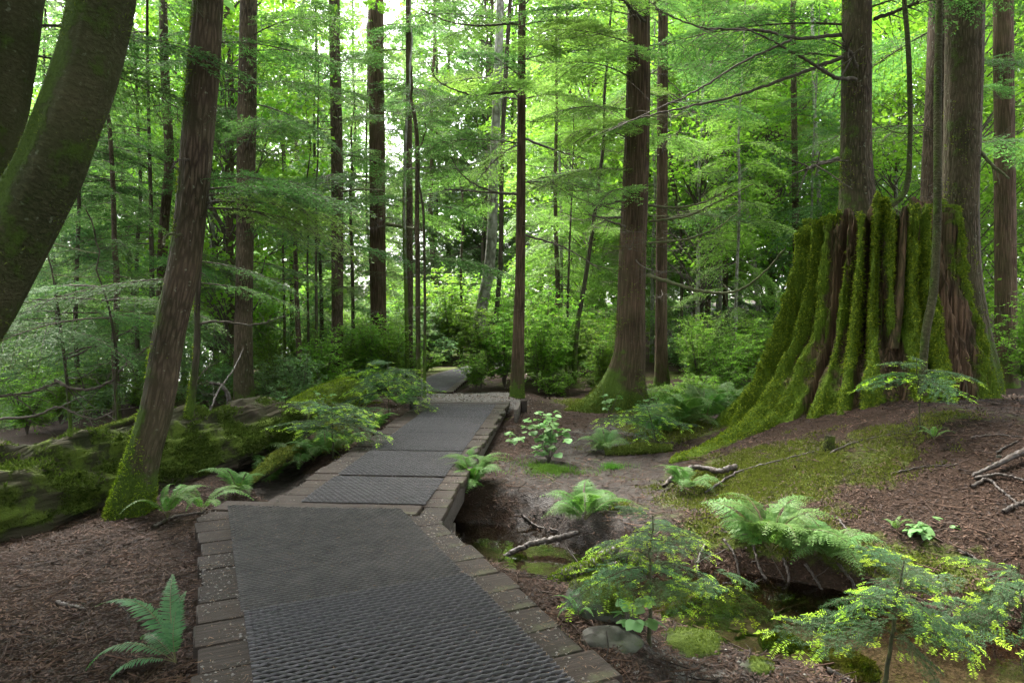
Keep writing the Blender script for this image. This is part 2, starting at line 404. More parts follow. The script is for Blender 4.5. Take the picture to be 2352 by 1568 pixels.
def mat_ground():
    m, nt, out = new_mat('forest_floor'); N = NT(nt)
    tc = N.n('ShaderNodeTexCoord').outputs['Object']
    n1 = N.noise(tc, 2.3, 6, 0.6); n2 = N.noise(tc, 40, 5, 0.7); n3 = N.noise(tc, 9, 5, 0.6)
    vor = N.n('ShaderNodeTexVoronoi'); vor.inputs['Scale'].default_value = 70; N.l(tc, vor.inputs['Vector'])
    flake = N.ramp(vor.outputs['Color'], [(0.0, (0.007, 0.005, 0.0037)), (0.45, (0.018, 0.0105, 0.007)), (0.8, (0.036, 0.020, 0.0125)), (1.0, (0.09, 0.058, 0.039))])
    lit = N.mix(N.math('MULTIPLY', n2, 0.7), flake, (0.014, 0.009, 0.006))
    lit = N.mix(N.ramp(n1, [(0.35, (0,0,0)), (0.7, (0.6,)*3)]), lit, (0.034, 0.020, 0.013))
    mud = N.mix(n3, (0.012, 0.009, 0.0075), (0.03, 0.023, 0.019))
    mud = N.mix(N.ramp(vor.outputs['Color'], [(0.7, (0,0,0)), (0.9, (0.5,)*3)]), mud, (0.055, 0.037, 0.027))
    grav = N.mix(N.ramp(vor.outputs['Color'], [(0.2, (0,0,0)), (0.9, (1,1,1))]), (0.04, 0.036, 0.033), (0.15, 0.142, 0.13))
    moss = N.mix(n2, (0.015, 0.022, 0.005), (0.075, 0.095, 0.016))
    bed = N.mix(N.ramp(vor.outputs['Color'], [(0.2, (0,0,0)), (0.9, (1,1,1))]), (0.02, 0.016, 0.012), (0.10, 0.088, 0.07))
    am, ad, ag, ab = N.attr('moss'), N.attr('mud'), N.attr('gravel'), N.attr('bed')
    wob = N.math('MULTIPLY', N.math('SUBTRACT', n3, 0.5), 1.1)
    def mk_mask(a): return N.ramp(N.math('ADD', a, wob), [(0.40, (0,0,0)), (0.62, (1,1,1))])
    md, mm, mg, mb = mk_mask(ad), mk_mask(am), mk_mask(ag), mk_mask(ab)
    col = N.mix(md, lit, mud); col = N.mix(mg, col, grav); col = N.mix(mm, col, moss); col = N.mix(mb, col, bed)
    p = N.n('ShaderNodeBsdfPrincipled'); N.l(col, p.inputs['Base Color']); N.l(N.math('ADD', N.math('MULTIPLY', md, 0.08), 0.10), p.inputs['Specular IOR Level'])
    ro = N.math('SUBTRACT', 0.9, N.math('MULTIPLY', md, N.math('MULTIPLY', N.ramp(N.noise(tc, 5, 4, 0.6), [(0.42, (0.1,)*3), (0.62, (1,1,1))]), 0.42)))
    N.l(ro, p.inputs['Roughness'])
    nb = N.bump(n2, 0.7, 0.012); nb = N.bump(vor.outputs['Distance'], 0.6, 0.008, nb); nb = N.bump(n3, 0.5, 0.02, nb)
    N.l(nb, p.inputs['Normal']); N.l(p.outputs[0], out.inputs['Surface'])
    return m

def mat_water(name, tint, rough, scale, strength):
    m, nt, out = new_mat(name); N = NT(nt)
    tc = N.n('ShaderNodeTexCoord').outputs['Object']
    p = N.n('ShaderNodeBsdfPrincipled'); p.inputs['Base Color'].default_value = (*tint, 1)
    p.inputs['Roughness'].default_value = rough; p.inputs['IOR'].default_value = 1.33; p.inputs['Specular IOR Level'].default_value = 0.6
    tr = N.n('ShaderNodeBsdfTransparent'); tr.inputs['Color'].default_value = (0.62, 0.55, 0.44, 1)
    fr = N.n('ShaderNodeFresnel'); fr.inputs['IOR'].default_value = 1.33
    gl = N.n('ShaderNodeBsdfGlossy'); gl.inputs['Roughness'].default_value = rough; gl.inputs['Color'].default_value = (1,1,1,1)
    nb = N.bump(N.noise(tc, scale, 3, 0.5), strength, 0.01); N.l(nb, gl.inputs['Normal']); N.l(nb, fr.inputs['Normal'])
    mx = N.n('ShaderNodeMixShader'); N.l(N.math('MULTIPLY', fr.outputs[0], 1.15, True), mx.inputs['Fac']); N.l(tr.outputs[0], mx.inputs[1]); N.l(gl.outputs[0], mx.inputs[2])
    N.l(mx.outputs[0], out.inputs['Surface'])
    return m

# ================================================================== STRUCTURE
def axis(fine0, fine1, step, lo, hi, grow=1.09):
    a = list(np.arange(fine0, fine1+1e-6, step))
    s = step; v = a[-1]
    while v < hi: s *= grow; v += s; a.append(v)
    s = step; v = a[0]; pre = []
    while v > lo: s *= grow; v -= s; pre.append(v)
    return np.array(pre[::-1]+a)
gx = axis(-4.0, 5.4, 0.036, -130, 130, 1.09); gy = axis(2.0, 9.5, 0.036, -40, 190, 1.07)
GX, GY = np.meshgrid(gx, gy); X, Y = GX.ravel(), GY.ravel()
Z = ground_h(X, Y)
nx, ny = len(gx), len(gy)
ii = (np.arange(ny-1)[:, None]*nx + np.arange(nx-1)[None]).ravel()
GF = np.stack([ii, ii+1, ii+nx+1, ii+nx], 1)
dcr = poly_dist(X, Y, CREEK)
mz = fbm(X*0.9, Y*0.9, 4.4, 4)
moss_a = (0.62*np.exp(-((X-3.0)/1.5)**2 - ((Y-5.9)/0.95)**2) + 0.75*np.exp(-((X-2.0)/0.7)**2 - ((Y-6.2)/0.8)**2)
          + 0.5*np.exp(-((X-4.3)/2.2)**2-((Y-8)/2.0)**2)*(1-sstep(4.6, 5.3, X))
          + 0.8*np.exp(-((X+2.6)/0.8)**2 - ((Y-9.8)/1.6)**2) + 0.45*np.exp(-((X+2.2)/0.7)**2-((Y-7.7)/0.9)**2)
          + 0.55*np.exp(-((X-1.9)/1.2)**2 - ((Y-8.6)/0.7)**2) + 0.5*np.exp(-((X-1.6)/1.3)**2-((Y-10.6)/1.2)**2)
          + 0.50*sstep(11.5, 15, Y) + 0.5*sstep(0.55, 0.8, dcr)*sstep(1.15, 0.8, dcr)*sstep(1.0, 1.6, X)*sstep(3.6, 2.6, X)
          + 0.35*sstep(-3.6, -4.6, X)*sstep(5, 7, Y) + 0.75*mz+0.35*fbm(X*3, Y*3, 7.7, 3)-0.08)
moss_a = moss_a*sstep(0.35, 0.6, dcr)*sstep(-0.42, -0.30, Z)
mud_a = 1.05*np.exp(-((X-0.75)/1.0)**2 - ((Y-6.6)/1.7)**2) + 0.8*np.exp(-((X-1.3)/0.7)**2-((Y-8.6)/1.2)**2) + 0.9*(1-sstep(0.22, 0.42, dcr)) + 0.3*mz
bed_a = (1-sstep(0.10, 0.32, dcr))*sstep(1.2, 1.8, X)
grav_a = 1.2*np.exp(-(((X+0.75)/0.95)**4) - ((Y-11.5)/1.15)**4) + 0.55*np.exp(-((X-0.85)/0.5)**2-((Y-3.2)/0.5)**2)
moss_a = moss_a*(1-np.clip(grav_a, 0, 1))
ground = mk('ground', [(np.stack([X, Y, Z], 1), GF)], mat_ground(), smooth=True, kind='structure',
            attrs={'moss': moss_a, 'mud': mud_a, 'gravel': grav_a, 'bed': bed_a})
GV = np.stack([X, Y, Z], 1)

# creek water, a thin sheet lying in the channel
cw = smooth_path(np.c_[CREEK, np.zeros(len(CREEK))], 90)[:, :2]
tn = unit(np.gradient(cw, axis=0)); nn_ = np.c_[-tn[:, 1], tn[:, 0]]
rows = [np.c_[cw + nn_*o, np.full(len(cw), -0.405)] for o in np.linspace(-0.75, 0.75, 7)]
WV = np.concatenate(rows); k = len(cw)
wi = (np.arange(6)[:, None]*k + np.arange(k-1)[None]).ravel()
mk('creek_water', [(WV, np.stack([wi, wi+1, wi+k+1, wi+k], 1))], mat_water('creek_water', (0.02, 0.017, 0.012), 0.04, 7, 0.25), smooth=True, kind='structure')
LV = np.array([(-130, 8, -3.4), (-19, 8, -3.4), (-19, 160, -3.4), (-130, 160, -3.4)], float)
mk('lake_water', [(LV, np.array([[0, 1, 2, 3]]))], mat_water('lake_water', (0.05, 0.06, 0.06), 0.12, 2, 0.4), kind='structure')

# ------------------------------------------------------------------ boardwalk
def mat_plank():
    m, nt, out = new_mat('weathered_plank'); N = NT(nt)
    tc = N.n('ShaderNodeTexCoord').outputs['Object']; oi = N.n('ShaderNodeObjectInfo')
    v = N.mapping(tc, (1.2, 26, 26))
    off = N.n('ShaderNodeVectorMath', operation='ADD'); N.l(v, off.inputs[0])
    cb = N.n('ShaderNodeCombineXYZ'); N.l(N.math('MULTIPLY', oi.outputs['Random'], 50), cb.inputs[0]); N.l(N.math('MULTIPLY', oi.outputs['Random'], 31), cb.inputs[1]); N.l(cb.outputs[0], off.inputs[1])
    g = N.noise(off.outputs[0], 1.6, 6, 0.65, 0.6)
    st = N.noise(tc, 6, 5, 0.6); fine = N.noise(tc, 90, 4, 0.7)
    col = N.ramp(g, [(0.25, (0.006, 0.0043, 0.0033)), (0.5, (0.021, 0.0152, 0.0117)), (0.75, (0.046, 0.0355, 0.0285))])
    col = N.mix(N.ramp(st, [(0.42, (0,0,0)), (0.66, (0.6,)*3)]), col, (0.024, 0.016, 0.011))
    col = N.mix(N.ramp(N.noise(tc, 2.2, 5, 0.7), [(0.62, (0,0,0)), (0.74, (0.6,)*3)]), col, (0.075, 0.085, 0.04))
    col = N.mix(N.ramp(fine, [(0.62, (0,0,0)), (0.75, (0.5,)*3)]), col, (0.05, 0.04, 0.032))
    hs = N.n('ShaderNodeHueSaturation'); N.l(col, hs.inputs['Color']); N.l(N.math('ADD', N.math('MULTIPLY', oi.outputs['Random'], 0.5), 0.75), hs.inputs['Value'])
    p = N.n('ShaderNodeBsdfPrincipled'); N.l(hs.outputs['Color'], p.inputs['Base Color'])
    N.l(N.math('ADD', N.math('MULTIPLY', st, 0.35), 0.48), p.inputs['Roughness']); p.inputs['Specular IOR Level'].default_value = 0.12
    nb = N.bump(g, 0.8, 0.006); nb = N.bump(fine, 0.4, 0.003, nb); N.l(nb, p.inputs['Normal']); N.l(p.outputs[0], out.inputs['Surface'])
    return m
M['plank'] = mat_plank()
M['mat'] = simple('mat_steel', (0.0185, 0.0162, 0.0172), (0.047, 0.0418, 0.0435), 26, 0.42, 0.35, 0.002, spec=0.4)
M['mat_mid'] = simple('dusty_mat', (0.02, 0.0175, 0.016), (0.055, 0.048, 0.043), 9, 0.5, 0.35, 0.002, spec=0.4)
M['mat_far'] = simple('worn_mat', (0.02, 0.0195, 0.021), (0.05, 0.049, 0.052), 20, 0.9, 0.35, 0.002, spec=0.08)
M['beam'] = simple('wet_beam', (0.028, 0.022, 0.017), (0.075, 0.06, 0.047), 8, 0.75, 0.5, 0.006, map_scale=(4, 1, 6))
M['grit'] = simple('grit', (0.05, 0.045, 0.04), (0.2, 0.185, 0.17), 30, 0.8, 0, island=1.0)
M['needle_dead'] = simple('dead_needles', (0.06, 0.034, 0.019), (0.19, 0.12, 0.07), 5, 0.75, 0, island=0.9)

def clip_poly(P, n, c):
    """keep n.p <= c"""
    out = []
    for i in range(len(P)):
        a, b = P[i], P[(i+1) % len(P)]; da, db = n@a-c, n@b-c
        if da <= 0: out.append(a)
        if (da < 0) != (db < 0) and abs(da-db) > 1e-9: out.append(a+(b-a)*da/(da-db))
    return out
def prism(P, z0, z1, bev=0.006):
    P = np.array(P); n = len(P); c = P.mean(0)
    ins = P + (c-P)/np.linalg.norm(c-P, axis=1)[:, None]*bev*1.4
    V = np.concatenate([np.c_[P, np.full(n, z0)], np.c_[P, np.full(n, z1-bev)], np.c_[ins, np.full(n, z1)]])
    F4 = []; Ft = []
    for k in (0, 1):
        for i in range(n): F4.append((k*n+i, k*n+(i+1) % n, (k+1)*n+(i+1) % n, (k+1)*n+i))
    for i in range(1, n-1): Ft.append((2*n, 2*n+i, 2*n+i+1)); Ft.append((0, i+1, i))
    return V, np.array(F4), np.array(Ft)

walk = thing('boardwalk', 'low plank boardwalk with steel mesh mats bending through the forest', 'boardwalk', (0, 0, 0))
D1 = DB1; P1 = NB1; O1 = np.array([XB0, YB0])
D2 = np.array([0.075, 0.9972]); P2 = np.array([0.9972, -0.075]); O2 = np.array([-1.83, 4.96])
def plank(poly, origin, xdir, z1=0.0, z0=-0.05, dz=0.0, tilt=0.0, parent=walk, name='plank', mat=None):
    if len(poly) < 3: return
    q = np.array(poly); c = q.mean(0); ang = math.atan2(xdir[1], xdir[0])
    ca, sa = math.cos(-ang), math.sin(-ang); l = q-c; l = np.c_[l[:, 0]*ca-l[:, 1]*sa, l[:, 0]*sa+l[:, 1]*ca]
    if np.cross(l[1]-l[0], l[2]-l[1]) < 0: l = l[::-1]
    V, F4, Ft = prism(l, z0, z1)
    o = mk(name, [(V, F4), (V, Ft)], mat or M['plank'], parent)
    o.location = (c[0], c[1], dz); o.rotation_euler = (tilt, random.uniform(-0.004, 0.004), ang)
    return o
# near leg: planks laid square to its direction, cut along the first plank of the far leg
PW = 0.237
cutn = D2; cutc = D2@O2 - 0.135
kk = -6
while True:
    s0, s1 = kk*PW+0.006, (kk+1)*PW-0.008
    if s0 > 2.75: break
    j0, j1 = random.uniform(-0.025, 0.02), random.uniform(-0.03, 0.035)
    quad = [O1+D1*s0+P1*j0, O1+D1*s0+P1*(1.53+j1), O1+D1*s1+P1*(1.53+j1), O1+D1*s1+P1*j0]
    poly = clip_poly(quad, cutn, cutc)
    poly = clip_poly(poly, np.array([-0.98, 0.2]), 0.98*2.16+0.2*4.86) if poly else poly
    if len(poly) >= 3: plank(poly, None, P1, dz=random.uniform(-0.004, 0.004), tilt=random.uniform(-0.008, 0.008))
    kk += 1
# the long plank that caps the bend, a touch higher
def q2(a0, a1, s0, s1): return [O2+D2*s0+P2*a0, O2+D2*s0+P2*a1, O2+D2*s1+P2*a1, O2+D2*s1+P2*a0]
plank(q2(-0.33, 1.17, -0.13, 0.085), None, P2, dz=0.012)
W2 = 1.36
s = 0.095; nplk = 0
while s < 5.55:
    j0, j1 = random.uniform(-0.03, 0.02), random.uniform(-0.03, 0.03)
    z = 0.0 + max(0, s-1)*0.002
    plank(q2(j0, W2+j1, s, s+PW-0.016), None, P2, dz=z+random.uniform(-0.004, 0.004), tilt=random.uniform(-0.006, 0.006)); s += PW
plank(q2(1.19, 1.36, -0.30, 0.085), None, P2, dz=-0.002)
# stringers, posts
def beam_between(a, b, w, h, ztop, name='stringer'):
    a = np.array(a); b = np.array(b); d = unit(b-a); nrm = np.array([-d[1], d[0]])
    poly = [a-nrm*w/2, b-nrm*w/2, b+nrm*w/2, a+nrm*w/2]
    return plank(poly, None, d, z1=0, z0=-h, dz=ztop, name=name, mat=M['beam'])
for a in (0.10, 1.40): beam_between(O1+D1*-1.4+P1*a, O1+D1*2.35+P1*a, 0.09, 0.19, -0.053)
for a in (0.09, 1.27): beam_between(O2+D2*0.1+P2*a, O2+D2*5.5+P2*a, 0.09, 0.21, -0.053)
for (a, s) in ((0.09, 0.5), (1.27, 0.5), (0.09, 3.0), (1.27, 3.0)):
    c = O2+D2*s+P2*a; plank([c+(-.07, -.07), c+(.07, -.07), c+(.07, .07), c+(-.07, .07)], None, P2, z1=0, z0=-0.5, dz=-0.265, name='post', mat=M['beam'])
for (a, s) in ((-0.07, 5.35), (W2+0.24, 5.5)):
    c = O2+D2*s+P2*a; plank([c+(-.05, -.04), c+(.05, -.04), c+(.05, .04), c+(-.05, .04)], None, P2, z1=0, z0=-0.5, dz=0.07, name='post', mat=M['plank'])
beam_between(O2+D2*4.75+P2*(W2+0.17), O2+D2*5.5+P2*(W2+0.17), 0.05, 0.2, 0.035, 'edge_board')

def expanded(Lx, Ly, cell, pitch, hgt, wid, ns, rng, lift=0.0, clipf=None):
    """expanded mesh sheet: wavy strands, each a small bar; x across, y along"""
    rows = int(Ly/pitch)+1; parts = []
    xs = np.arange(0, Lx+1e-6, cell/ns)
    Vs = []; Fs = []; off = 0
    for r in range(rows):
        ph = (r % 2)*0.5
        u = xs/cell+ph; tri = np.abs((u % 1.0)*2-1)
        y = r*pitch + pitch*0.58*(0.5-0.5*np.cos(tri*np.pi)) + rng.normal(0, 0.0006, len(xs))
        z = hgt*(0.45+0.55*(1-tri)**0.8) + lift + 0.0022*(1+np.sin(xs*2.3+r*0.11))+0.0015*(1+np.sin(r*0.27))+rng.normal(0, 0.0006)
        th = wid*(0.8+0.4*tri)
        front = np.c_[xs, y, z-hgt*0.7]; ft = np.c_[xs, y, z]; bt = np.c_[xs, y+th, z-0.001]; bk = np.c_[xs, y+th, z-hgt*0.7]
        V = np.stack([front, ft, bt, bk], 1).reshape(-1, 3); n = len(xs)
        i = np.arange(n-1)*4
        F = np.concatenate([np.stack([i+c, i+4+c, i+5+c, i+1+c], 1) for c in range(3)])
        if clipf is not None:
            P = V[F].mean(1); F = F[clipf(P[:, 0], P[:, 1])]
        Vs.append(V); Fs.append(F+off); off += len(V)
    return np.concatenate(Vs), np.concatenate(Fs)
def place_sheet(V, o, px, dy):
    return np.c_[o[0]+V[:, 0]*px[0]+V[:, 1]*dy[0], o[1]+V[:, 0]*px[1]+V[:, 1]*dy[1], V[:, 2]]
mrng = np.random.default_rng(5)
M['dirt'] = simple('trodden_dirt', (0.005, 0.0045, 0.0045), (0.02, 0.017, 0.016), 45, 0.85, 0.6, 0.004)
def dirt(o, px, dy, Lx, Ly, clipl=None):
    o = np.asarray(o); poly = [o, o+px*Lx, o+px*Lx+dy*Ly, o+dy*Ly]
    if clipl is not None: poly = clip_poly(poly, *clipl)
    q = np.array(poly); c = q.mean(0); mk('dirt_layer', [(np.c_[q-c, np.zeros(len(q))], np.array([list(range(len(q)))]))], M['dirt'], walk, loc=(c[0], c[1], 0.0075))
def mesh_mat(o, px, dy, Lx, Ly, cell, pitch, hgt, wid, ns, lift, mat, name='mesh_mat', clipf=None):
    V, F = expanded(Lx, Ly, cell, pitch, hgt, wid, ns, mrng, 0, clipf)
    W = place_sheet(V, o, px, dy); W[:, 2] += lift
    dirt(o+px*0.01+dy*0.01, px, dy, Lx-0.02, Ly-0.02, (D2, D2@O2-0.04) if clipf is not None else None)
    return mk(name, [(W-np.array([o[0], o[1], 0]), F)], mat, walk, loc=(o[0], o[1], 0))
oA = O1 + D1*-1.4 + P1*0.20
mesh_mat(oA, P1, D1, 1.13, 1.86, 0.060, 0.030, 0.016, 0.0065, 8, 0.012, M['mat'])
oB = O1 + D1*0.50 + P1*0.19
cl = lambda x, y: (oB[0]+x*P1[0]+y*D1[0])*D2[0] + (oB[1]+x*P1[1]+y*D1[1])*D2[1] < D2@O2 - 0.03
mesh_mat(oB, P1, D1, 1.14, 1.9, 0.048, 0.026, 0.013, 0.0065, 6, 0.004, M['mat_mid'], clipf=cl)
for s0, s1 in ((0.11, 0.92), (0.96, 1.99), (2.02, 3.01), (3.03, 4.11), (4.13, 5.45)):
    mesh_mat(O2+D2*s0+P2*0.235, P2, D2, 0.95, s1-s0-0.02, 0.05, 0.032, 0.011, 0.010, 4, 0.004, M['mat'])
# grit, dead needles and little cones lying on the boards and between the strands
def flakes(P, n_len, wid, rng, zj=0.0, flat=0.25):
    n = len(P); a = rng.random(n)*2*np.pi
    d = unit(np.c_[np.cos(a), np.sin(a), rng.normal(0, flat, n)]); s = unit(np.cross(d, np.c_[rng.normal(0, .3, n), rng.normal(0, .3, n), np.ones(n)]))
    return leaf_quads(P, d, s, n_len*(0.5+rng.random(n)), wid*(0.6+0.8*rng.random(n)))
def pebbles(P, size, rng):
    """little 8-faced stones"""
    n = len(P); r = size*(0.4+rng.random((n, 1))**2*1.2)
    base = np.array([(1,0,0),(0,1,0),(-1,0,0),(0,-1,0),(0,0,1),(0,0,-1)], float)
    a = rng.random(n)*6.28; ca, sa = np.cos(a), np.sin(a)
    Bv = base[None]*(0.6+0.8*rng.random((n, 6, 1)))*np.array([1, 0.8, 0.55]); Bv = np.stack([Bv[..., 0]*ca[:, None]-Bv[..., 1]*sa[:, None], Bv[..., 0]*sa[:, None]+Bv[..., 1]*ca[:, None], Bv[..., 2]], -1)
    V = (P[:, None]+Bv*r[:, None]).reshape(-1, 3)
    f = np.array([(0,1,4),(1,2,4),(2,3,4),(3,0,4),(1,0,5),(2,1,5),(3,2,5),(0,3,5)])
    return V, (np.arange(n)[:, None, None]*6+f[None]).reshape(-1, 3)
def on_walk(n, rng, sec):
    if sec == 1:
        u, v = rng.random(n)*1.5+0.01, rng.random(n)*3.9-1.4; p = O1+np.outer(v, D1)+np.outer(u, P1)
        p = p[p@D2 < cutc+0.1]
    else:
        u, v = rng.random(n)*1.33, rng.random(n)*5.4; p = O2+np.outer(v, D2)+np.outer(u, P2)
    return np.c_[p, np.zeros(len(p))]
g1 = on_walk(6500, mrng, 1); g1 = g1[fbm(g1[:, 0]*2.2, g1[:, 1]*2.2, 8.0, 3) > -0.12]; g1[:, 2] = 0.005
g2 = on_walk(2200, mrng, 2); g2[:, 2] = 0.006
mk('grit', [pebbles(np.concatenate([g1, g2]), 0.0064, mrng)], M['grit'], walk, kind='stuff')
n1 = on_walk(5200, mrng, 1); n1[:, 2] = 0.008+0.010*mrng.random(len(n1)); n2 = on_walk(2200, mrng, 2); n2[:, 2] = 0.012
mk('fallen_needles', [flakes(np.concatenate([n1, n2]), 0.026, 0.0024, mrng, flat=0.1)], M['needle_dead'], walk, kind='stuff')

# the second boardwalk, past the gravel, going up behind the bush
walk2 = thing('distant_boardwalk', 'pale grey boardwalk beyond the gravel, vanishing behind the bright bush', 'boardwalk', (0, 0, 0))
fp = np.array([(-1.52, 12.25), (-1.42, 14.0), (-1.15, 16.0), (-0.4, 18.2), (1.2, 19.8)]); fpath = smooth_path(np.c_[fp, np.zeros(5)], 34)
T2 = unit(np.gradient(fpath[:, :2], axis=0))
fz = np.maximum.accumulate(np.convolve(np.pad(ground_h(fpath[:, 0], fpath[:, 1], False), 4, 'edge'), np.ones(9)/9, 'valid'))+0.06
for i in range(33):
    c, d = fpath[i, :2], T2[i]; nr = np.array([d[1], -d[0]]); L = np.linalg.norm(fpath[i+1, :2]-c)-0.01
    z = fz[i]
    plank([c-nr*0.55, c+nr*0.45, c+nr*0.45+d*L, c-nr*0.55+d*L], None, nr, dz=z, z0=-0.05, parent=walk2, mat=M['plank'])
for a, b in ((0, 6), (6, 13), (13, 20), (20, 27), (27, 34)):
    sl = slice(a, b+1 if b < 34 else 34); nr = np.c_[T2[sl, 1], -T2[sl, 0]]; n = len(nr); z = fz[sl][:, None]+0.014
    Vm = np.vstack([np.c_[fpath[sl, :2]-nr*0.42, z], np.c_[fpath[sl, :2]+nr*0.33, z]]); i = np.arange(n-1)
    mk('mesh_mat', [(Vm, np.stack([i, i+n, i+n+1, i+1], 1))], M['mat_far'], walk2)
for sgn in (-0.5, 0.4):
    V, F = tube(np.c_[fpath[:, :2]+np.c_[T2[:, 1], -T2[:, 0]]*sgn, fz-0.12], 0.07, 4)
    mk('stringer', [(V, F)], M['beam'], walk2)

# ================================================================== TRUNKS, LOGS, STUMP
def trunk_geo(C, rad, seg, step, seed, amp=0.05, kth=3.0, kz=0.7, flare=0.0, fh=0.35, lobes=5, lean_lobe=None):
    P = np.c_[C, rad]; L = np.linalg.norm(np.diff(np.asarray(C), axis=0), axis=1).sum()
    S = smooth_path(P, max(6, int(L/step))); c = S[:, :3]; r = np.maximum(S[:, 3], 0.008)
    n = len(c); h = np.r_[0, np.cumsum(np.linalg.norm(np.diff(c, axis=0), axis=1))]
    th = np.linspace(0, 2*np.pi, seg, endpoint=False)
    TH, HH = np.meshgrid(th, h)
    nz = fbm(np.cos(TH)*kth+seed*3.1, np.sin(TH)*kth, HH*kz+seed, 4)
    RR = r[:, None]*(1+amp*2*nz)
    if flare:
        lob = 1+0.55*np.cos(lobes*TH+seed)+0.3*np.cos((lobes-2)*TH+2*seed)
        RR = RR + r[0]*flare*np.exp(-HH/fh)*np.maximum(lob, 0.1)
        if lean_lobe is not None:
            a0, amt, wd, lh = lean_lobe
            dth = (TH-a0+np.pi) % (2*np.pi)-np.pi
            RR = RR + amt*np.exp(-(dth/wd)**2)*np.exp(-HH/lh)
    V, F = tube(c, RR, seg)
    top = np.arange((n-1)*seg, n*seg)
    global LAST_BC
    LAST_BC = np.stack([np.cos(TH)*r[:, None], np.sin(TH)*r[:, None], HH+seed*7], -1).reshape(-1, 3)
    return V, F, TH.ravel(), HH.ravel(), top

LAND = [(-60,'the left edge'),(200,'the curved mossy trunk'),(400,'the leaning trunk'),(565,'the log-side trunk'),(770,'the slim left trunk'),(868,'the dark path-side trunk'),(960,'the twin stems'),(1125,'the pale alder'),(1195,'the walk-end trunk'),(1455,'the flared cedar'),(1520,'the cedar-side trunk'),(1668,'the far brown trunk'),(1830,'the stump shoulder'),(1968,'the stump-top tree'),(2210,'the thickest trunk'),(2308,'the right-edge trunk'),(2420,'the right edge')]
KINDW = {'dark': 'dark tall hemlock', 'dark2': 'dark bushy hemlock', 'pale': 'pale tall hemlock', 'pale2': 'pale bushy hemlock', 'light': 'yellow-green hemlock', 'maple': 'tall leafy maple', 'maple2': 'bushy leafy maple', 'green': 'green shrub', 'bright': 'bright green shrub', 'low': 'low leafy shrub', 'herb': 'small pale herb', 'lady': 'lacy fern'}
def auto_label(kind, x, y):
    px = 1176+x/y*1568.0; i = max(0, min(len(LAND)-2, sum(1 for q in LAND if q[0] <= px)-1)); (a, pa), (b, pb) = LAND[i], LAND[i+1]; t = (px-a)/(b-a)
    where = (f'just right of {pa}' if t < 0.15 else f'a third of the way from {pa} to {pb}' if t < 0.42 else f'midway between {pa} and {pb}' if t < 0.6 else f'two thirds from {pa} to {pb}' if t < 0.85 else f'just left of {pb}')
    zone = next(w for lim, w in ((10.5, 'near'), (12.2, 'fairly near'), (14, 'mid-distance'), (16, 'farther'), (18.5, 'far'), (22, 'remote'), (28, 'distant'), (38, 'very distant'), (999, 'farthest')) if y < lim)
    return ' '.join(f"{zone} {KINDW.get(kind, kind)} {where}".split()[:16])
TREES = {}
def tree(name, label, px, mat, Y=None, top=16.0, seg=16, step=0.12, moss=(0.8, 0.5, 0.0, 0.0), flare=0.35, fh=0.3, amp=0.05, kth=3.0, kz=0.7, lobes=5, lean_lobe=None, taper=0.35, cat='tree', group=None, ground=True, seed=None, wobble=0.03, base_z=None):
    """px: (x, y, width) from the base upwards, in picture units, all at one depth"""
    seed = seed if seed is not None else len(TREES)*1.7+0.3
    if Y is None: Y = on_ground(px[0][0], px[0][1])[1]
    P = [np.r_[at(x, y, Y), w*0.48*Y/FPX/math.sqrt(1+((x-1176)/FPX)**2)] for x, y, w in px]
    if ground and base_z is None:
        z0 = gh(P[0][0], P[0][1])
        if P[0][2] > z0-0.05: P.insert(0, np.r_[P[0][0], P[0][1], z0-0.12, P[0][3]*1.05])
        else: P[0][2] = z0-0.12
    if base_z is not None and P[0][2] > base_z: P.insert(0, np.r_[P[0][0], P[0][1], base_z, P[0][3]*1.1])
    d = unit(P[-1][:3]-P[-2][:3]); zt = P[-1][2]
    if top > zt:
        rr = P[-1][3]; k = 5
        for i in range(1, k+1):
            q = P[-1][:3] + (np.array([d[0]*0.7**i, d[1]*0.7**i, 1.0]))*(top-zt)/k
            q[:2] += RNG.normal(0, wobble, 2)
            P.append(np.r_[q, rr*(1-(1-taper)*i/k)])
    P = np.array(P)
    base = P[0][:3].copy(); base[2] = max(base[2]+0.12, base[2])
    V, F, TH, HH, _ = trunk_geo(P[:, :3]-base, P[:, 3], seg, step, seed, amp, kth, kz, flare, fh, lobes, lean_lobe)
    m0, mh, mside, mang = moss
    ms = m0*np.exp(-np.maximum(HH-0.12, 0)/mh) + mside*np.maximum(np.cos(TH-mang), 0) + 0.12
    t = thing(name, label, cat, tuple(base), group=group)
    mk('trunk', [(V, F)], mat, t, smooth=True, attrs={'moss': ms, 'bc': LAST_BC})
    TREES[name+'|'+label] = t
    t_data[t.name] = (P, base, V, F, ms)
    return t
t_data = {}
def moss_on(t, n, size, mat=None, name='moss', thr=0.45, seed=1, up=0.2):
    P, base, V, F, ms = t_data[t.name]; rng = np.random.default_rng(seed)
    nz = fbm(V[:, 0]*5, V[:, 1]*5, V[:, 2]*5, 4)
    mask = np.clip(ms-thr+nz*0.8, 0, 1)
    mk(name, [scatter(V, F, n, mask, size, rng, up)], mat or M['moss_tuft'], t, kind='stuff')
def trunk_at(t, z):
    P, base, *_ = t_data[t.name]
    k = np.clip(np.searchsorted(P[:, 2], z), 1, len(P)-1)
    u = (z-P[k-1][2])/(P[k][2]-P[k-1][2]+1e-9); q = P[k-1]*(1-u)+P[k]*u
    return q[:3], q[3]
